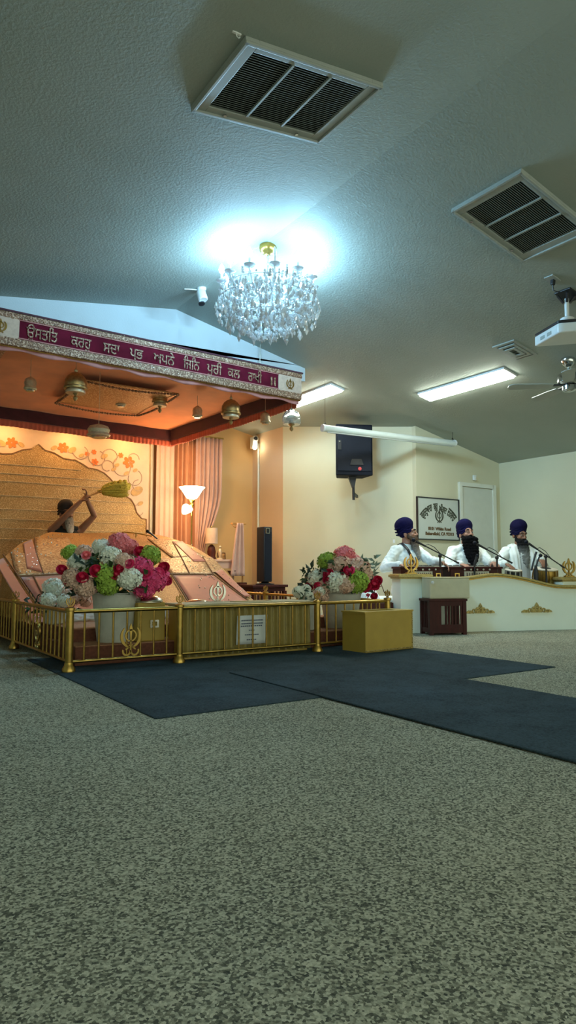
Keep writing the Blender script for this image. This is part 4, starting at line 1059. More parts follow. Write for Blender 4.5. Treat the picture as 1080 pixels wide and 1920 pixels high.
pp = sthing('stage_parapet', 'pale green white stage parapet with curved gold top moulding and gilt ornaments', 'parapet', 0, 0, 0)
crv = [(.2,.610),(.45,.606),(.60,.606),(.708,.612),(.80,.624),(.92,.640),(1.03,.645),(1.15,.638),(1.27,.620),(1.408,.595),(1.55,.563),(1.68,.533),(1.79,.515),(1.92,.506),(2.10,.504),(2.55,.504)]
MB().prism([(2.55,0),(.2,0)][::-1][:1] + crv + [(2.55,0)], 0.0, .07).build('panel', M['parapet'], pp, 0)
MB().strip([(x, z+.012) for x, z in crv], [(x, z-.016) for x, z in crv], -.035, .10).build('top_moulding', M['gold_paint'], pp, 30, bevel=.008)
MB().strip([(x, z-.016) for x, z in crv], [(x, z-.030) for x, z in crv], -.018, .085).build('under_moulding', M['brass_dark'], pp, 30)
def pillar(s0, s1, d0, d1, zt):
    p = MB().box(((s0+s1)/2, (d0+d1)/2, zt/2-.025), (s1-s0, d1-d0, zt-.05)).build('pillar', M['parapet'], pp, 0, bevel=.006)
    cap = MB(); cx, cy, w, dd = (s0+s1)/2, (d0+d1)/2, s1-s0, d1-d0
    cap.box((cx, cy, zt-.043), (w+.03, dd+.03, .018)); cap.box((cx, cy, zt-.022), (w+.065, dd+.065, .028)); cap.box((cx, cy, zt-.004), (w+.04, dd+.04, .012))
    cap.build('cap', M['gold_paint'], p, 0, bevel=.005)
    return p
p1 = pillar(-.165, .18, -.05, .20, .65); p2 = pillar(1.96, 2.36, .085, .33, .61)
def pillar_emblem(s, off, zt, label):
    o = sthing('khanda_emblem', label, 'emblem', s, off, zt, 0, 'gold khanda emblems on the pillars')
    MB().box((0,0,.008), (.12,.05,.016)).build('foot', M['brass'], o, 0, bevel=.003)
    e = MB(); khanda(e, 0, .118, .215, -.011, .011); e.build('khanda', M['brass'], o, 40, bevel=.003)
pillar_emblem(.01, .06, .652, 'gold khanda emblem standing on the left stage pillar')
pillar_emblem(2.13, .2, .612, 'gold khanda emblem standing on the right stage pillar')
def ornament(cx, cz, w, h):
    e = MB()
    e.prism([(cx+x*w/2, cz+z*h) for x, z in ((-.34,0),(.34,0),(.30,.22),(.16,.42),(.10,.78),(0,1),(-.10,.78),(-.16,.42),(-.30,.22))], -.014, .0)
    for s_ in (-1, 1):
        for (x0, z0, r, a0, a1) in ((.20,.30,.30,-60,260),(.46,.22,.24,-90,230),(.70,.14,.16,-90,200)):
            o_ = [(cx+s_*(x*w/2), cz+z*h) for x, z in arc(x0, z0, r, a0, a1, 14, r*.45)]
            i_ = [(cx+s_*(x*w/2), cz+z*h) for x, z in arc(x0, z0, r*.55, a0, a1, 14, r*.25)]
            e.strip(o_, i_, -.018, .0)
        e.prism([(cx+s_*x*w/2, cz+z*h) for x, z in ((.55,.0),(.8,.0),(1.0,.02),(.97,.16),(.80,.30),(.70,.12),(.55,.34))], -.012, .0)
    for z in (.2, .45, .7): e.ell((cx, -.014, cz+z*h), (.018,.012,.014), 8)
    e.build('gilt_ornament', M['gold_paint'], pp, 0)
ornament(.82, .205, .36, .115); ornament(1.54, .205, .40, .115)

pl_ = sthing('stage_platform', 'dark wooden singers platform behind the parapet', 'platform', 0, 0, 0)
MB().slab([(-.52,.10),(-.19,.10),(-.19,.22),(2.8,.34),(2.8,1.55),(-.52,1.55)], 0, .33).build('base', M['dark_wood'], pl_, 0)
MB().slab([(-.53,.24),(2.81,.36),(2.81,1.56),(-.53,1.56)], .33, .35).build('sheet_top', M['white_cloth'], pl_, 0)

o = sthing('folded_sheet', 'rumpled white sheet heaped on the platform left of the left stage pillar', 'sheet', -.36, .62, .35)
def fs(u, v):
    a = 2*pi*u; r = 1-v
    return (.16*r**.5*cos(a)*(1+.08*sin(5*a)), .32*r**.5*sin(a)*(1+.06*sin(7*a+1)), .002+.13*(1-r**2.2)+.012*sin(9*a+6*v)*r)
MB().sheet(fs, 60, 14).build('cloth', M['white_cloth'], o, 180, solid=.008)
MB().sheet(lambda u, v: (-.155+.03*sin(v*9)*.2, -.30+.6*v, .01+.002*sin(20*v) - .17*u), 6, 30).build('hanging_edge', M['white_cloth'], o, 180, solid=.008)

# cabinet and covered box in front of the parapet
cb = sthing('slatted_cabinet', 'small dark red slatted wooden cabinet against the stage parapet', 'cabinet', .275, -.175, 0)
w, d, h = .215, .13, .385
MB().box((0,0,h-.0125), (2*w+.02, 2*d+.02, .025)).build('top', M['redwood'], cb, 0, bevel=.004)
for sx in (-1,1):
    for sy in (-1,1): MB().box((sx*(w-.022), sy*(d-.022), (h-.025)/2), (.044,.044,h-.025)).build('leg', M['redwood'], cb, 0)
MB().box((0,-d+.016,.065), (2*w-.088,.024,.09)).build('bottom_rail', M['redwood'], cb, 0)
MB().box((0,-d+.016,h-.05), (2*w-.088,.024,.05)).build('top_rail', M['redwood'], cb, 0)
for k in range(6): MB().box((-.02+.036*k, -d+.016, .225), (.02,.016,.235)).build('slat', M['redwood'], cb, 0)
MB().box((-.125,-d+.016,.225), (.09,.02,.235)).build('side_panel', M['redwood'], cb, 0)
for k in range(4): MB().box((-w+.016, -.06+.04*k, .21), (.016,.018,.30)).build('slat', M['redwood'], cb, 0)
MB().box((-w+.016, 0, .05), (.02,2*d-.088,.05)).build('side_rail', M['redwood'], cb, 0)
MB().box((0,0,.03), (2*w-.09,2*d-.06,.02)).build('shelf', M['redwood'], cb, 0)
o = sthing('covered_box', 'khaki cloth covered box standing on the dark red slatted cabinet', 'box', .315, -.165, .385)
MB().box((0,0,.112), (.47,.22,.224)).build('cloth_cover', M['tan_cloth'], o, 0, bevel=.012)
MB().box((0,0,.228), (.475,.225,.008)).build('top_cloth', M['tan_cloth'], o, 0, bevel=.003)
MB().lathe([(.017,0),(.019,.006),(.012,.014),(.002,.016)], (-.205,-.111,.175), 16, Matrix.Rotation(pi/2,3,'X')).build('knob', M['white'], o)

# harmoniums
def harmonium(s, w, label, st_label):
    o = sthing('harmonium_stand', st_label, 'stand', s, .31, .35, 0, 'low stands under the harmoniums')
    MB().box((0,0,.145), (w-.04,.24,.03)).build('top', M['dark_wood'], o, 0)
    for sx in (-1,1): MB().box((sx*(w/2-.05),0,.065), (.03,.22,.13)).build('end_panel', M['dark_wood'], o, 0)
    o = sthing('harmonium', label, 'harmonium', s, .31, .51, 0, 'harmoniums on the stage')
    MB().box((0,0,.1), (w,.26,.20)).build('body', M['redwood'], o, 0, bevel=.006)
    MB().box((0,-.132,.115), (w*.48,.008,.11)).build('front_grille', M['ivory'], o, 0)
    q = MB()
    for k in range(9): q.box((-w*.19+.048*w*k, -.139, .115), (.007,.006,.08))
    q.build('grille_fret', M['dark_wood'], o, 0)
    for sx in (-1,1):
        f = MB(); f.strip([(sx*w*.38+x, z) for x, z in ((-.03,.08),(.03,.08),(.03,.15),(-.03,.15))], [(sx*w*.38+x, z) for x, z in ((-.018,.092),(.018,.092),(.018,.138),(-.018,.138))], -.138, -.128, closed=True)
        f.build('brass_latch', M['brass'], o, 0)
    b = MB()
    for k in range(6): b.box((0,-.145-.011*k,.035), (w*.86,.006,.06+.008*(k%2)))
    b.build('bellows', M['maroon'], o, 0)
    MB().box((0,0,.212), (w+.02,.275,.024)).build('top_board', M['redwood'], o, 0, bevel=.004)
    kb = MB().box((0,.085,.228), (w*.8,.085,.012)).build('keyboard', M['ivory'], o, 0)
    bk = MB()
    for k in range(22):
        if k % 7 not in (2, 6): bk.box((-w*.38+w*.036*k,.075,.238), (.010,.05,.010))
    bk.build('black_keys', M['black'], kb, 0)
    for k in range(5): MB().lathe([(.008,0),(.011,.012),(.004,.018)], (-.16+.08*k,-.14,.19), 10, Matrix.Rotation(pi/2,3,'X')).build('stop_knob', M['ivory'], o)
harmonium(.20, .52, 'rosewood harmonium behind the left stage pillar, in front of the man in profile', 'low stand under the harmonium behind the left pillar')
harmonium(.885, .66, 'rosewood harmonium in front of the black bearded man', 'low stand under the harmonium before the black bearded man')

# tabla pair on cushions
def drum(s, off, z, r, h, label, prof, m, rings):
    c = sthing('drum_ring', label[1], 'cushion', s, off, .35, 0, 'cushion rings under the drums')
    MB().lathe([(r*.55,0),(r*.95,.01),(r*1.02,.05),(r*.9,.095),(r*.6,.10)], (0,0,0), 26).build('cushion', M['maroon'], c)
    MB().lathe([(r*1.0,.04),(r*1.05,.05),(r*1.0,.06)], (0,0,0), 26).build('braid', M['gold_trim'], c)
    o = sthing('tabla_drum', label[0], 'drum', s, off, z, 0, 'tabla drums')
    o.rotation_euler = (radians(10), 0, SA)
    MB().lathe([(q*r, t*h) for q, t in prof], (0,0,0), 30).build('shell', m, o)
    MB().lathe([(r*.99,h*.93),(r*1.06,h*.955),(r*1.06,h*.99),(r*.98,h*1.005)], (0,0,0), 30).build('rim_hoop', M['drum_skin'], o)
    MB().lathe([(r*.97,h*.995),(r*.97,h*1.004),(.004,h*1.006)], (0,0,0), 30).build('drum_skin', M['drum_skin'], o)
    MB().lathe([(r*.5,h*1.004),(r*.48,h*1.012),(.004,h*1.014)], (0,0,0), 24).build('tuning_spot', M['black'], o)
    for k in range(10):
        a = 2*pi*k/10
        MB().tube([(r*1.03*cos(a), r*1.03*sin(a), h*.95), (r*1.0*cos(a+.08)*rings, r*1.0*sin(a+.08)*rings, h*.5), (r*.85*cos(a), r*.85*sin(a), h*.12)], .007, 6).build('strap', M['ivory'] if m is M['black'] else M['brass_dark'], o)
drum(1.49, .42, .45, .095, .255, ('black tabla drum with ivory straps under the right hand of the grey bearded player','cushion ring under the black tabla drum'), [(.7,0),(1.0,.12),(1.04,.35),(1.02,.7),(.99,.95)], M['black'], 1.07)
drum(1.93, .42, .45, .135, .27, ('round brass tabla drum under the left hand of the grey bearded player','cushion ring under the round brass drum'), [(.35,0),(.75,.1),(1.02,.38),(1.08,.6),(1.02,.85),(.98,.95)], M['brass_dark'], 1.12)

# microphones on boom stands
def boom_mic(head, tail, piv, label):
    """head, tail, pivot are (along the stage, off the parapet, height)"""
    o = sthing('microphone_stand', label, 'microphone stand', piv[0], piv[1], .35, 0, 'boom microphone stands')
    L = lambda p: Vector((p[0]-piv[0], p[1]-piv[1], p[2]-.35))
    MB().lathe([(.09,0),(.095,.008),(.03,.018),(.014,.03)], (0,0,0), 22).build('base', M['black'], o)
    MB().tube([(0,0,.02), (0,0,piv[2]-.35)], [.013,.011], 12).build('pole', M['black'], o)
    MB().ell(L(piv), (.024,.02,.024), 12).build('boom_clutch', M['black'], o)
    hd, tl = L(head), L(tail); d = (hd-tl).normalized()
    MB().tube([tl, hd - d*.12], .0075, 10).build('boom_arm', M['black'], o)
    MB().tube([tl, tl+d*.06], .011, 10).build('counterweight', M['black'], o)
    m = MB().tube([hd-d*.16, hd-d*.03], [.010,.015], 12).build('microphone_body', M['black'], o)
    MB().ell(hd, (.024,.024,.024), 14).build('mesh_head', M['grille'], m)
    MB().tube([hd-d*.15, hd-d*.17+Vector((.02,0,.03)), hd-d*.26+Vector((.015,0,.035)), hd-d*.36], .004, 6).build('cable', M['black'], o)
boom_mic((.115,.22,1.04), (.65,.16,.774), (.43,.19,.86), 'boom microphone stand reaching left to the man in profile')
boom_mic((.915,.26,1.015), (1.33,.14,.776), (1.16,.19,.84), 'boom microphone stand in front of the black bearded man')
boom_mic((1.60,.26,1.035), (2.03,.14,.719), (1.82,.20,.86), 'boom microphone stand reaching over the brass tabla drum')
o = sthing('instrument_microphone', 'short stand with two slim microphones between the tabla drums', 'microphone stand', 1.66, .17, .35)
MB().lathe([(.06,0),(.06,.01),(.02,.02),(.012,.03)], (0,0,0), 18).build('base', M['black'], o)
MB().tube([(0,0,.02),(0,0,.30),(.0,0,.40)], [.012,.03,.014], 12).build('pole', M['black'], o)
MB().tube([(-.06,-.0,.34),(-.03,0,.44),(.0,0,.53),(.015,0,.56)], [.012,.010,.013,.014], 10).build('microphone_body', M['black'], o)
MB().tube([(0,0,.38),(.03,0,.46),(.055,0,.505)], .010, 10).build('microphone_body', M['black'], o)
MB().ell((.068,0,.518), .022, 12).build('mesh_head', M['grille'], o)
o = sthing('instrument_microphone', 'short gooseneck microphone standing under the black beard', 'microphone stand', .85, .16, .35)
MB().lathe([(.05,0),(.05,.01),(.02,.02),(.012,.03)], (0,0,0), 18).build('base', M['black'], o)
MB().tube([(0,0,.02),(0,0,.40)], .010, 10).build('pole', M['black'], o)
MB().tube([(0,0,.40),(.01,0,.44),(.035,0,.50)], [.011,.014,.016], 10).build('microphone_body', M['black'], o)
MB().ell((.04,0,.512), .02, 12).build('mesh_head', M['grille'], o)

# ------------------------------------------------------------------ wall and ceiling fittings at the right
o = thing('wall_loudspeaker', 'big black loudspeaker on a bracket high on the splayed wall behind the screen case', 'loudspeaker', (6.33, 7.76, 2.06), radians(-27))
MB().slab([(-.275,-.17),(.275,-.17),(.20,.19),(-.20,.19)], .0, .75).build('cabinet', M['navy_black'], o, 0, bevel=.014)
MB().box((0,-.175,.39), (.50,.014,.66)).build('front_grille', M['grille'], o, 0, bevel=.006)
MB().prism([(-.07,.15),(.13,.15),(.10,.235),(-.04,.235)], -.192, -.178).build('horn_throat', M['black'], o, 0)
MB().lathe([(.024,0),(.026,.006),(.004,.010)], (.075,-.183,.095), 16, Matrix.Rotation(pi/2,3,'X')).build('badge', M['red_badge'], o)
MB().box((-.22,-.185,.44), (.05,.012,.14)).build('handle_recess', M['black'], o, 0)
MB().box((-.222,-.192,.49), (.02,.006,.02)).build('maker_plate', M['silver'], o, 0)
br = MB().prism([(-.06,0),(.06,0),(.03,-.16),(.0,-.16)], -.03, .03).build('bracket', M['black'], o, 0)
MB().tube([(.02,0,-.13),(.02,0,-.34)], .019, 12).build('pole', M['black'], o)
dv = Vector((.30,.40,0))
MB().box((.09,.19,-.25), (.03,.40,.04), rz=radians(-20)).build('wall_arm', M['black'], o, 0)

sc_ = thing('projection_screen', 'rolled projection screen in a long pale tube case hanging from the ceiling by the loudspeaker', 'projection screen', (5.32, 7.10, 2.555), radians(-5.3))
MB().tube([(0,0,0),(2.24,0,-.005)], .046, 22).build('case', M['screen_case'], sc_)
for x in (-.012, 2.252): MB().tube([(x-.014,0,0),(x+.014,0,0)], .05, 22).build('end_cap', M['white'], sc_)
MB().box((1.12,-.01,-.05), (2.15,.02,.016)).build('weight_bar', M['vent_white'], sc_, 0, bevel=.003)
for x in (.02, 2.22):
    xx = 5.32 + x*cos(radians(5.3))
    MB().tube([(x,0,.045),(x,0,ceil_z(xx)-2.555+.01)], .004, 6).build('hanging_wire', M['silver'] if x < 1 else M['black'], sc_)
    MB().tube([(x,0,.04),(x+.018,0,.055),(x,0,.075),(x-.014,0,.06)], .005, 6).build('hook', M['black'], sc_)

sg_ = thing('wall_sign', 'framed white sign with dark arched lettering, khanda and street address on the recess wall', 'sign', (7.50, 7.19, 1.45))
MB().box((0,-.008,0), (.855,.014,.60)).build('board', M['sign_face'], sg_, 0)
MB().strip([(-.44,-.315),(.44,-.315),(.44,.315),(-.44,.315)], [(-.425,-.30),(.425,-.30),(.425,.30),(-.425,.30)], -.026, .004, closed=True).build('frame', M['black'], sg_, 0)
fm = mtx((0,-.018,0), (1,0,0), (0,0,1))
for body, a0, a1 in (('ਗੁਰਦੁਆਰਾ',-51,-17),('ਗੁਰੂ',-13,-2),('ਅੰਗਦ',2,24),('ਦਰਬਾਰ',27,52)):
    L = lettering('arched_lettering', body, .1, M['sign_ink'], sg_, Matrix.Identity(4), .003, bold=.003)
    vs = L.data.vertices; xs = [v.co.x for v in vs]; ys = [v.co.y for v in vs]; xa, xb = min(xs), max(xs); ya, yb = min(ys), max(ys)
    R_ = .50; ccz = .235 - R_
    for v in vs:
        th = radians(a0 + (a1-a0)*(v.co.x-xa)/(xb-xa)); rr = R_ - .125*(1-(v.co.y-ya)/(yb-ya))
        v.co = Vector((rr*sin(th)*1.0, -.016-v.co.z, ccz + rr*cos(th)))
e = MB(); khanda(e, .015, .045, .21, -.021, -.014); e.build('khanda_mark', M['sign_ink'], sg_, 0)
lettering('address_lettering', '8101 White Road', .066, M['sign_brown'], sg_, mtx((.02,-.018,-.148), (1,0,0), (0,0,1)), .003, bold=.0018)
lettering('address_lettering', 'Bakersfield, CA 93313', .066, M['sign_brown'], sg_, mtx((.02,-.018,-.222), (1,0,0), (0,0,1)), .003, bold=.0018)
o = thing('wall_sensor', 'small white sensor on the wall just above the door frame', 'sensor', (8.31, 7.19, 2.13))
MB().box((0,-.015,0), (.06,.03,.08)).build('housing', M['white'], o, 0, bevel=.006)
MB().ell((0,-.03,-.01), (.02,.012,.02), 12).build('lens', M['trim'], o)
o = thing('wall_outlet', 'small tan wall plate behind the shoulder of the man in profile', 'outlet', (6.94, 7.535, 1.12), radians(-62))
MB().box((0,-.006,0), (.08,.012,.12)).build('cover_plate', M['tan_cloth'], o, 0, bevel=.003)
MB().box((0,-.013,0), (.03,.006,.05)).build('switch', M['white'], o, 0)
# ------------------------------------------------------------------ people
def chain(mb, pts, rad, n=12):
    for (a, ra), (b, rb) in zip(zip(pts, rad), list(zip(pts, rad))[1:]):
        mb.tube([a, b], [ra, rb], n)
    for p, r in zip(pts, rad): mb.ell(p, r, n)
def ik(S, W, l1, l2, pole):
    d = W-S; L = min(d.length, l1+l2-.004); dn = d.normalized()
    a = (l1*l1-l2*l2+L*L)/(2*L); h = sqrt(max(1e-6, l1*l1-a*a))
    pole = pole - dn*pole.dot(dn); pole.normalize()
    return S + dn*a + pole*h, S + dn*L
def hand(mb, W, f, n, ts, curl):
    """palm, four bent fingers and a thumb; f along the fingers, n out of the palm, ts the thumb's side"""
    f = f.normalized(); n = (n - f*n.dot(f)).normalized(); s = f.cross(n)*ts
    for o in (-.029,-.010,.010,.029):
        chain(mb, [W+f*.012+s*o*.6, W+f*.082+s*o], [.0145,.0125], 8)
    for o, ln in ((.031,.070),(.0105,.079),(-.0105,.073),(-.031,.058)):
        p = W + f*.086 + s*o; a = curl*.35; pts = [p]; rad = [.0102]
        for q, (fr, r) in enumerate(((.46,.0098),(.30,.0090),(.24,.0080))):
            p = p + (f*cos(a) + n*sin(a) + s*o*.8*(1-q*.4))*ln*fr; pts.append(p); rad.append(r); a += curl*.75
        chain(mb, pts, rad, 8)
    b = W + f*.022 + s*.030
    p1 = b + (f*.55+s*.72+n*.25).normalized()*.036; p2 = p1 + (f*.8+s*.25+n*(.25+.3*curl)).normalized()*.030
    chain(mb, [b, p1, p2], [.0135,.0115,.0095], 8)
def turban_mesh(mb, T, sc=1.):
    T3 = T.to_3x3(); ba = Matrix.Rotation(radians(-14), 3, 'X')
    mb.ell(T @ Vector((0,.036,.104)), (.107*sc,.122*sc,.098*sc), 26, T3 @ ba)
    mb.ell(T @ Vector((0,.038,.020)), (.090*sc,.088*sc,.085*sc), 22, T3)
    for i in range(6):
        for s_ in (-1, 1):
            pts = []
            f = i/5; k = sc*sqrt(max(.05, 1-((f-.25)*1.18)**2)); zc = .048 + .112*f; tilt = .75*(1-.45*f)*s_
            for q in range(41):
                a = 2*pi*q/40
                x = .095*k*cos(a); y = .034 + .022*f + .110*k*sin(a)
                front = max(0, -sin(a)); back = max(0, sin(a))
                pts.append(T @ Vector((x, y, zc + .020*front*(1-f) + tilt*x*front - .060*back*(1-f) - .034*abs(cos(a))*(1-f))))
            mb.tube(pts, .0095, 7, cap=False)
def make_person(label, root, skin, turban, tsc, beard, beard_m, head_yaw, head_pitch, RW, LW, rhand, lhand, outfit, seated=True, lean=0., group=None):
    """seated figure facing -y; RW, LW wrists of the right (-x) and left (+x) arm in the root's space"""
    V = Vector
    B = MB()
    neck = V((0,-.01-lean*.6,.62)); Rm = Euler((head_pitch, 0, head_yaw), 'XYZ').to_matrix()
    Rm = Matrix.Rotation(head_yaw, 3, 'Z') @ Matrix.Rotation(head_pitch, 3, 'X')
    hc = V((0,-.025-lean,.80)); T = Matrix.Translation(hc) @ Rm.to_4x4()
    # trunk and crossed legs
    chain(B, [V((0,.02,.12)), V((0,.01,.26)), V((0,-.005-lean*.3,.42)), V((0,-.005-lean*.5,.565))], [.125,.115,.125,.085], 18)
    B.ell((0,-.005-lean*.4,.47), (.16,.10,.13), 18); B.ell((0,.02,.10), (.155,.125,.11), 18)
    chain(B, [V((-.16,-.005-lean*.5,.58)), V((.16,-.005-lean*.5,.58))], [.056,.056], 14)
    chain(B, [V((0,-.0-lean*.5,.56)), hc+V((0,.015,-.05))], [.062,.055], 14)
    for s_ in (-1, 1):
        chain(B, [V((s_*.10,0,.09)), V((s_*.29,-.20,.11)), V((-s_*.06,-.27,.065))], [.085,.058,.040], 14)
        chain(B, [V((-s_*.06,-.27,.06)), V((-s_*.20,-.24,.045))], [.038,.026], 10)
    # arms and hands
    arms = []
    for s_, W, hnd in ((-1, RW, rhand), (1, LW, lhand)):
        S = V((s_*.18,-.005-lean*.5,.575)); pole = V(hnd.get('pole', (s_*.7,.5,-.8)))
        E_, W_ = ik(S, V(W), .285, .255, pole); arms.append((s_, S, E_, W_))
        chain(B, [S, S+(E_-S)*.5, E_, E_+(W_-E_)*.4, W_], [.052,.046,.038,.037,.026], 12)
        f = V(hnd.get('f', (W_-E_))).normalized(); hand(B, W_ + f*.006, f, V(hnd.get('n', (0,0,-1))), hnd.get('ts', s_), hnd.get('curl', .5))
    # head
    H = lambda *p: T @ V(p)
    B.ell(H(0,.015,.03), (.075,.096,.092), 20, Rm); B.ell(H(0,-.03,-.045), (.059,.066,.083), 18, Rm); B.ell(H(0,-.045,-.092), (.044,.046,.036), 14, Rm)
    for s_ in (-1, 1):
        B.ell(H(s_*.036,-.068,-.026), (.024,.024,.022), 12, Rm); B.ell(H(s_*.029,-.083,.011), (.0145,.0115,.0085), 12, Rm); B.ell(H(s_*.013,-.106,-.034), (.0105,.011,.009), 10, Rm)
        B.ell(H(s_*.080,.012,-.022), (.011,.022,.032), 12, Rm)
    chain(B, [H(0,-.094,.018), H(0,-.108,-.008), H(0,-.120,-.028)], [.009,.0105,.0135], 10)
    chain(B, [H(-.044,-.080,.026), H(0,-.092,.026), H(.044,-.080,.026)], [.011,.011,.011], 10)
    body = remeshed(B, 'body', .0062, M[skin], root, 3)
    for s_ in (-1, 1):
        ey = MB().ell(H(s_*.029,-.0865,.004), (.0115,.0085,.0055), 12, Rm).build('eye', M['eye'], root)
        MB().ell(H(s_*.029,-.0928,.003), (.0055,.0035,.0045), 8, Rm).build('pupil', M['pupil'], ey)
        MB().tube([H(s_*.012,-.101,.030), H(s_*.030,-.099,.036), H(s_*.048,-.086,.031)], [.005,.0062,.004], 8).build('eyebrow', M['hair'], root)
    MB().ell(H(0,-.100,-.064), (.020,.010,.008), 12, Rm).build('lips', M['lip'], root)
    t = MB(); turban_mesh(t, T, tsc); remeshed(t, 'turban', .0062, M[turban], root, 4)
    # beard
    b = MB()
    for i in range(13):
        a = radians(-100 + 200*i/12); b.ell(H(.060*sin(a), -.030-.060*cos(a), -.058-.032*cos(a)), (.021,.021,.030), 10, Rm)
    bw, bd, bl = beard   # half width, half depth, length below the mouth
    tipdir = V((.25*sin(head_yaw), -.25*cos(head_yaw), -1)).normalized()
    st = H(0,-.072,-.085)
    for i in range(9):
        f = i/8; p = st + tipdir*bl*f; wv = bw*(1-.05*f-.62*f**5)
        b.ell(p, (wv, bd*(1-.55*f), .045), 14, Matrix.Rotation(head_yaw*.7, 3, 'Z'))
    chain(b, [H(-.034,-.096,-.058), H(0,-.110,-.047), H(.034,-.096,-.058)], [.009,.0105,.009], 8)
    remeshed(b, 'beard', .0062, beard_m, root, 2, wob=.006, wscale=45.)
    outfit(root, arms, neck, lean)
    return root
def robe(mat_cloth, mat_leg, sleeve=1., vest=False):
    V = Vector
    def f(root, arms, neck, lean):
        c = MB()
        c.ell((0,.02,.13), (.185,.150,.15), 20); c.ell((0,.0,.30), (.165,.125,.2), 20); c.ell((0,-.01-lean*.4,.48), (.19,.126,.14), 20)
        if not vest:
            chain(c, [V((-.17,-.005-lean*.5,.578)), V((0,.005-lean*.5,.615)), V((.17,-.005-lean*.5,.578))], [.070,.068,.070], 16)
            c.lathe([(.082,.585),(.080,.635),(.072,.660),(.064,.657)], (0,-.003-lean*.55,0), 22)
            for s_, S, E_, W_ in arms:
                chain(c, [S, S+(E_-S)*.55, E_, E_+(W_-E_)*.5, E_+(W_-E_)*.93], [.072,.066,.060,.055,.050], 14)
            for s_ in (-1, 1):
                chain(c, [V((s_*.10,-.02,.12)), V((s_*.25,-.17,.13)), V((s_*.10,-.28,.10))], [.12,.095,.07], 14)
        else:
            chain(c, [V((-.13,-.0-lean*.5,.588)), V((.13,-.0-lean*.5,.588))], [.061,.061], 14)
            c.ell((0,-.006-lean*.45,.53), (.178,.114,.08), 18)
        remeshed(c, 'kurta' if not vest else 'vest', .010, mat_cloth, root, 5, wob=.014, wscale=12.)
        l = MB()
        l.ell((0,.03,.10), (.19,.15,.11), 18)
        for s_ in (-1, 1):
            chain(l, [V((s_*.10,0,.10)), V((s_*.295,-.21,.115)), V((-s_*.05,-.285,.075))], [.115,.085,.058], 14)
        remeshed(l, 'trousers', .011, mat_leg, root, 5, wob=.008, wscale=14.)
    return f
def with_shawl(base, m):
    def f(root, arms, neck, lean):
        base(root, arms, neck, lean)
        for s_ in (-1, 1):
            path = [(s_*.055,.085,.64),(s_*.085,.03,.680),(s_*.105,-.07,.650),(s_*.11,-.135,.54),(s_*.105,-.155,.38),(s_*.115,-.185,.24),(s_*.13,-.25,.18)]
            def fn(u, v):
                k = v*(len(path)-1); i = min(int(k), len(path)-2); q = k-i
                a, b = Vector(path[i]), Vector(path[i+1]); p = a + (b-a)*q
                return p + Vector((s_*(u-.5)*.13, .035*(abs(u-.5)*2)**2*(1 if v > .3 else -.3) + .006*sin(u*18+v*3), -.05*max(0, (u-.5))*(1-abs(v-.35))))
            MB().sheet(fn, 12, 30).build('shawl', m, root, 180, solid=.014)
    return f
def loc(s, off, z, root_s, root_off, yaw):
    """stage position -> a seated figure's own space (seat height .35)"""
    p = Vector((s-root_s, off-root_off, z-.35)); return Matrix.Rotation(-yaw, 3, 'Z') @ p

BM_grey = beard_mat('grey_brown_beard', (.10,.065,.045), (.36,.36,.33), .50, .74)
BM_black = beard_mat('black_beard', (.003,.003,.004), (.006,.007,.010), .35, .75)
BM_two = beard_mat('dark_and_grey_beard', (.010,.010,.011), (.20,.21,.20), .50, .72)
BM_white = beard_mat('white_grey_beard', (.30,.25,.20), (.58,.54,.46), .50, .74)

# man in profile at the left harmonium
y1 = radians(18); r1 = sthing('person', 'man in white robe and royal blue turban in profile, singing at the left harmonium', 'person', .255, .76, .35, y1, 'singers in white on the stage')
def outfit1(root, arms, neck, lean):
    robe(M['white_cloth'], M['white_cloth'])(root, arms, neck, lean)
    pts = [(-.08,.06,.66),(-.09,-.02,.675),(-.078,-.115,.60),(-.03,-.152,.47),(.03,-.16,.34),(.11,-.14,.22)]
    def fn(u, v):
        k = v*(len(pts)-1); i = min(int(k), len(pts)-2); p = Vector(pts[i]) + (Vector(pts[i+1])-Vector(pts[i]))*(k-i)
        return p + Vector(((u-.5)*.032, 0, (u-.5)*.012))
    MB().sheet(fn, 3, 24).build('strap', M['black'], root, 180, solid=.008)
make_person(None, r1, 'skin_b', 'turban', .98, (.064,.055,.22), BM_grey, radians(38), radians(-4),
            loc(.02,.40,.755,.255,.76,y1), loc(.50,.31,.79,.255,.76,y1), dict(f=(.15,-1,-.25), n=(0,-.1,-1), ts=1, curl=.5), dict(f=(.3,-.8,-.55), n=(-.2,-.4,-1), ts=-1, curl=.7), outfit1)
# black bearded man in the middle
y2 = radians(-2); r2 = sthing('person', 'man in white robe with very long black beard, seated at the middle harmonium', 'person', 1.06, .76, .35, y2, 'singers in white on the stage')
make_person(None, r2, 'skin_b', 'turban', .96, (.112,.070,.31), BM_black, radians(3), radians(-9),
            loc(.80,.40,.765,1.06,.76,y2), loc(1.185,.31,.80,1.06,.76,y2), dict(f=(.2,-1,-.2), n=(0,0,-1), ts=1, curl=.5), dict(f=(.0,-.75,-.6), n=(0,-.5,-1), ts=-1, curl=.7), robe(M['white_cloth'], M['white_cloth']))
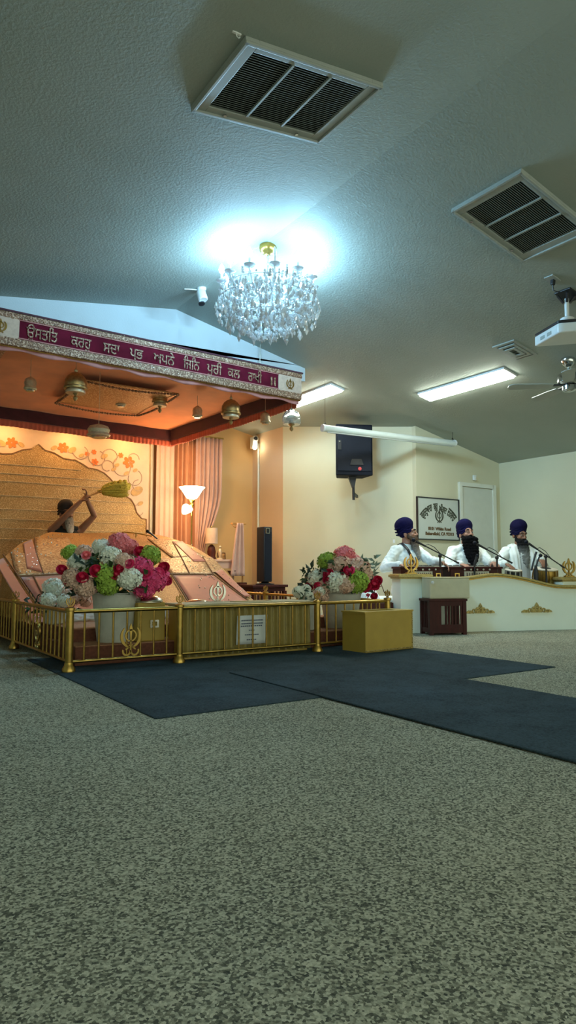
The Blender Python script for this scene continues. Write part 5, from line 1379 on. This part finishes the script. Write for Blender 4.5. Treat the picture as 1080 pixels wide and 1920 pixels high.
# tabla player
y3 = radians(-4); r3 = sthing('person', 'man in white shawl and navy turban with long grey beard, playing the tabla drums', 'person', 1.83, .79, .35, y3, 'singers in white on the stage')
make_person(None, r3, 'skin_c', 'turban_navy', .98, (.080,.056,.31), BM_two, radians(6), radians(10),
            loc(1.46,.50,.775,1.83,.79,y3), loc(1.95,.51,.835,1.83,.79,y3), dict(f=(.25,-.9,-.42), n=(0,-.3,-1), ts=1, curl=.35), dict(f=(-.05,-.8,-.45), n=(0,-.3,-1), ts=-1, curl=.6), with_shawl(robe(M['grey_cloth'], M['white_cloth']), M['white_jacket']))
for c in r3.children:
    if c.name.startswith('kurta'): c.data.materials[0] = M['white_jacket']
fr_ = MB()
fr_.sheet(lambda u, v: (-.055+.11*u, -.150-.03*(1-v)+.02*abs(u-.5), .20+.36*v), 8, 10)
fr_.build('kurta_front', M['grey_cloth'], r3, 180, solid=.012)

# attendant behind the bed of cloth
o = thing('attendant_seat', 'low wooden seat behind the gold bed under the attendant', 'seat', (2.74, 9.62, .246))
MB().box((0,0,.355), (.80,.70,.05)).build('seat', M['dark_wood'], o, 0)
for sx in (-1,1):
    for sy in (-1,1): MB().box((sx*.34, sy*.32, .165), (.06,.06,.33)).build('leg', M['dark_wood'], o, 0)
r4 = thing('person', 'bearded attendant in black vest and dark turban, arms raised behind the gold bed', 'person', (2.72, 9.66, .63), radians(-4))
r4.scale = (1.06, 1.06, 1.06)
make_person(None, r4, 'skin_c', 'turban_black', .92, (.062,.05,.17), BM_white, radians(22), radians(6),
            (.165,-.20,.985), (.225,-.16,1.0), dict(f=(.55,-.05,.55), n=(.5,.3,-.4), ts=-1, curl=1.2, pole=(-.5,-.6,-.3)), dict(f=(-.05,-.1,1.), n=(-.6,.1,.1), ts=-1, curl=1.2, pole=(1.,.0,-.5)), robe(M['vest'], M['vest'], vest=True))
wk = thing('ceremonial_whisk', 'yellow haired whisk with a short handle raised in both hands of the attendant', 'whisk', (2.88, 9.43, 1.66))
MB().tube([(-.05,.02,-.02),(.10,0,.07),(.24,-.02,.14)], [.013,.012,.016], 12).build('handle', M['warm_wood'], wk)
MB().lathe([(.016,-.03),(.026,-.015),(.028,.015),(.02,.03)], (.245,-.02,.142), 16, Euler((0, radians(63), 0)).to_matrix()).build('ferrule', M['brass'], wk)
hr = MB(); ax = Vector((.86,0,.20)).normalized(); b0 = Vector((.25,-.02,.145))
prof = [(0,.022),(.05,.075),(.12,.105),(.2,.125),(.28,.13),(.35,.115),(.40,.06)]
hm = MB(); u_ = ax.orthogonal().normalized(); w_ = ax.cross(u_)
for a, r in prof: hm.ell(b0+ax*a, (.05, r*.55, r*.92), 14)
for k in range(260):
    a0 = 2*pi*random.random(); rr = random.random()**.5
    pts = []
    for a, r in prof[:-1]:
        d = u_*cos(a0)*.92 + w_*sin(a0)*.8
        pts.append(b0 + ax*(a*(1+.12*random.random())) + d*r*rr*1.08 + Vector((0,0,-.05*(a/.4)**2)))
    hr.tube(pts, [.006,.006,.0055,.005,.004,.002], 5)
whh = remeshed(hm, 'hair_tuft', .008, M['whisk'], wk, 3, wob=.012, wscale=30.)
tag(hr.build('loose_hair', M['whisk'], whh, 60), kind='stuff')
# ------------------------------------------------------------------ light and camera
w = bpy.data.worlds.new('hall_air'); SC.world = w; w.use_nodes = True
w.node_tree.nodes['Background'].inputs[0].default_value = (.92, 1.0, .80, 1)
w.node_tree.nodes['Background'].inputs[1].default_value = 1.3
cam = bpy.data.cameras.new('camera'); co = bpy.data.objects.new('camera', cam); COL.objects.link(co)
cam.sensor_fit = 'VERTICAL'; cam.sensor_height = 36; cam.lens = 24
cam.clip_start = .02; cam.clip_end = 60
co.location = (0, 0, .7)
co.rotation_euler = (radians(90)+math.atan(108/1280), 0, radians(-33.8))
SC.camera = co
SC.view_settings.view_transform = 'Standard'; SC.view_settings.look = 'None'
SC.view_settings.exposure = .36; SC.view_settings.gamma = 1.
SC.view_settings.use_curve_mapping = False
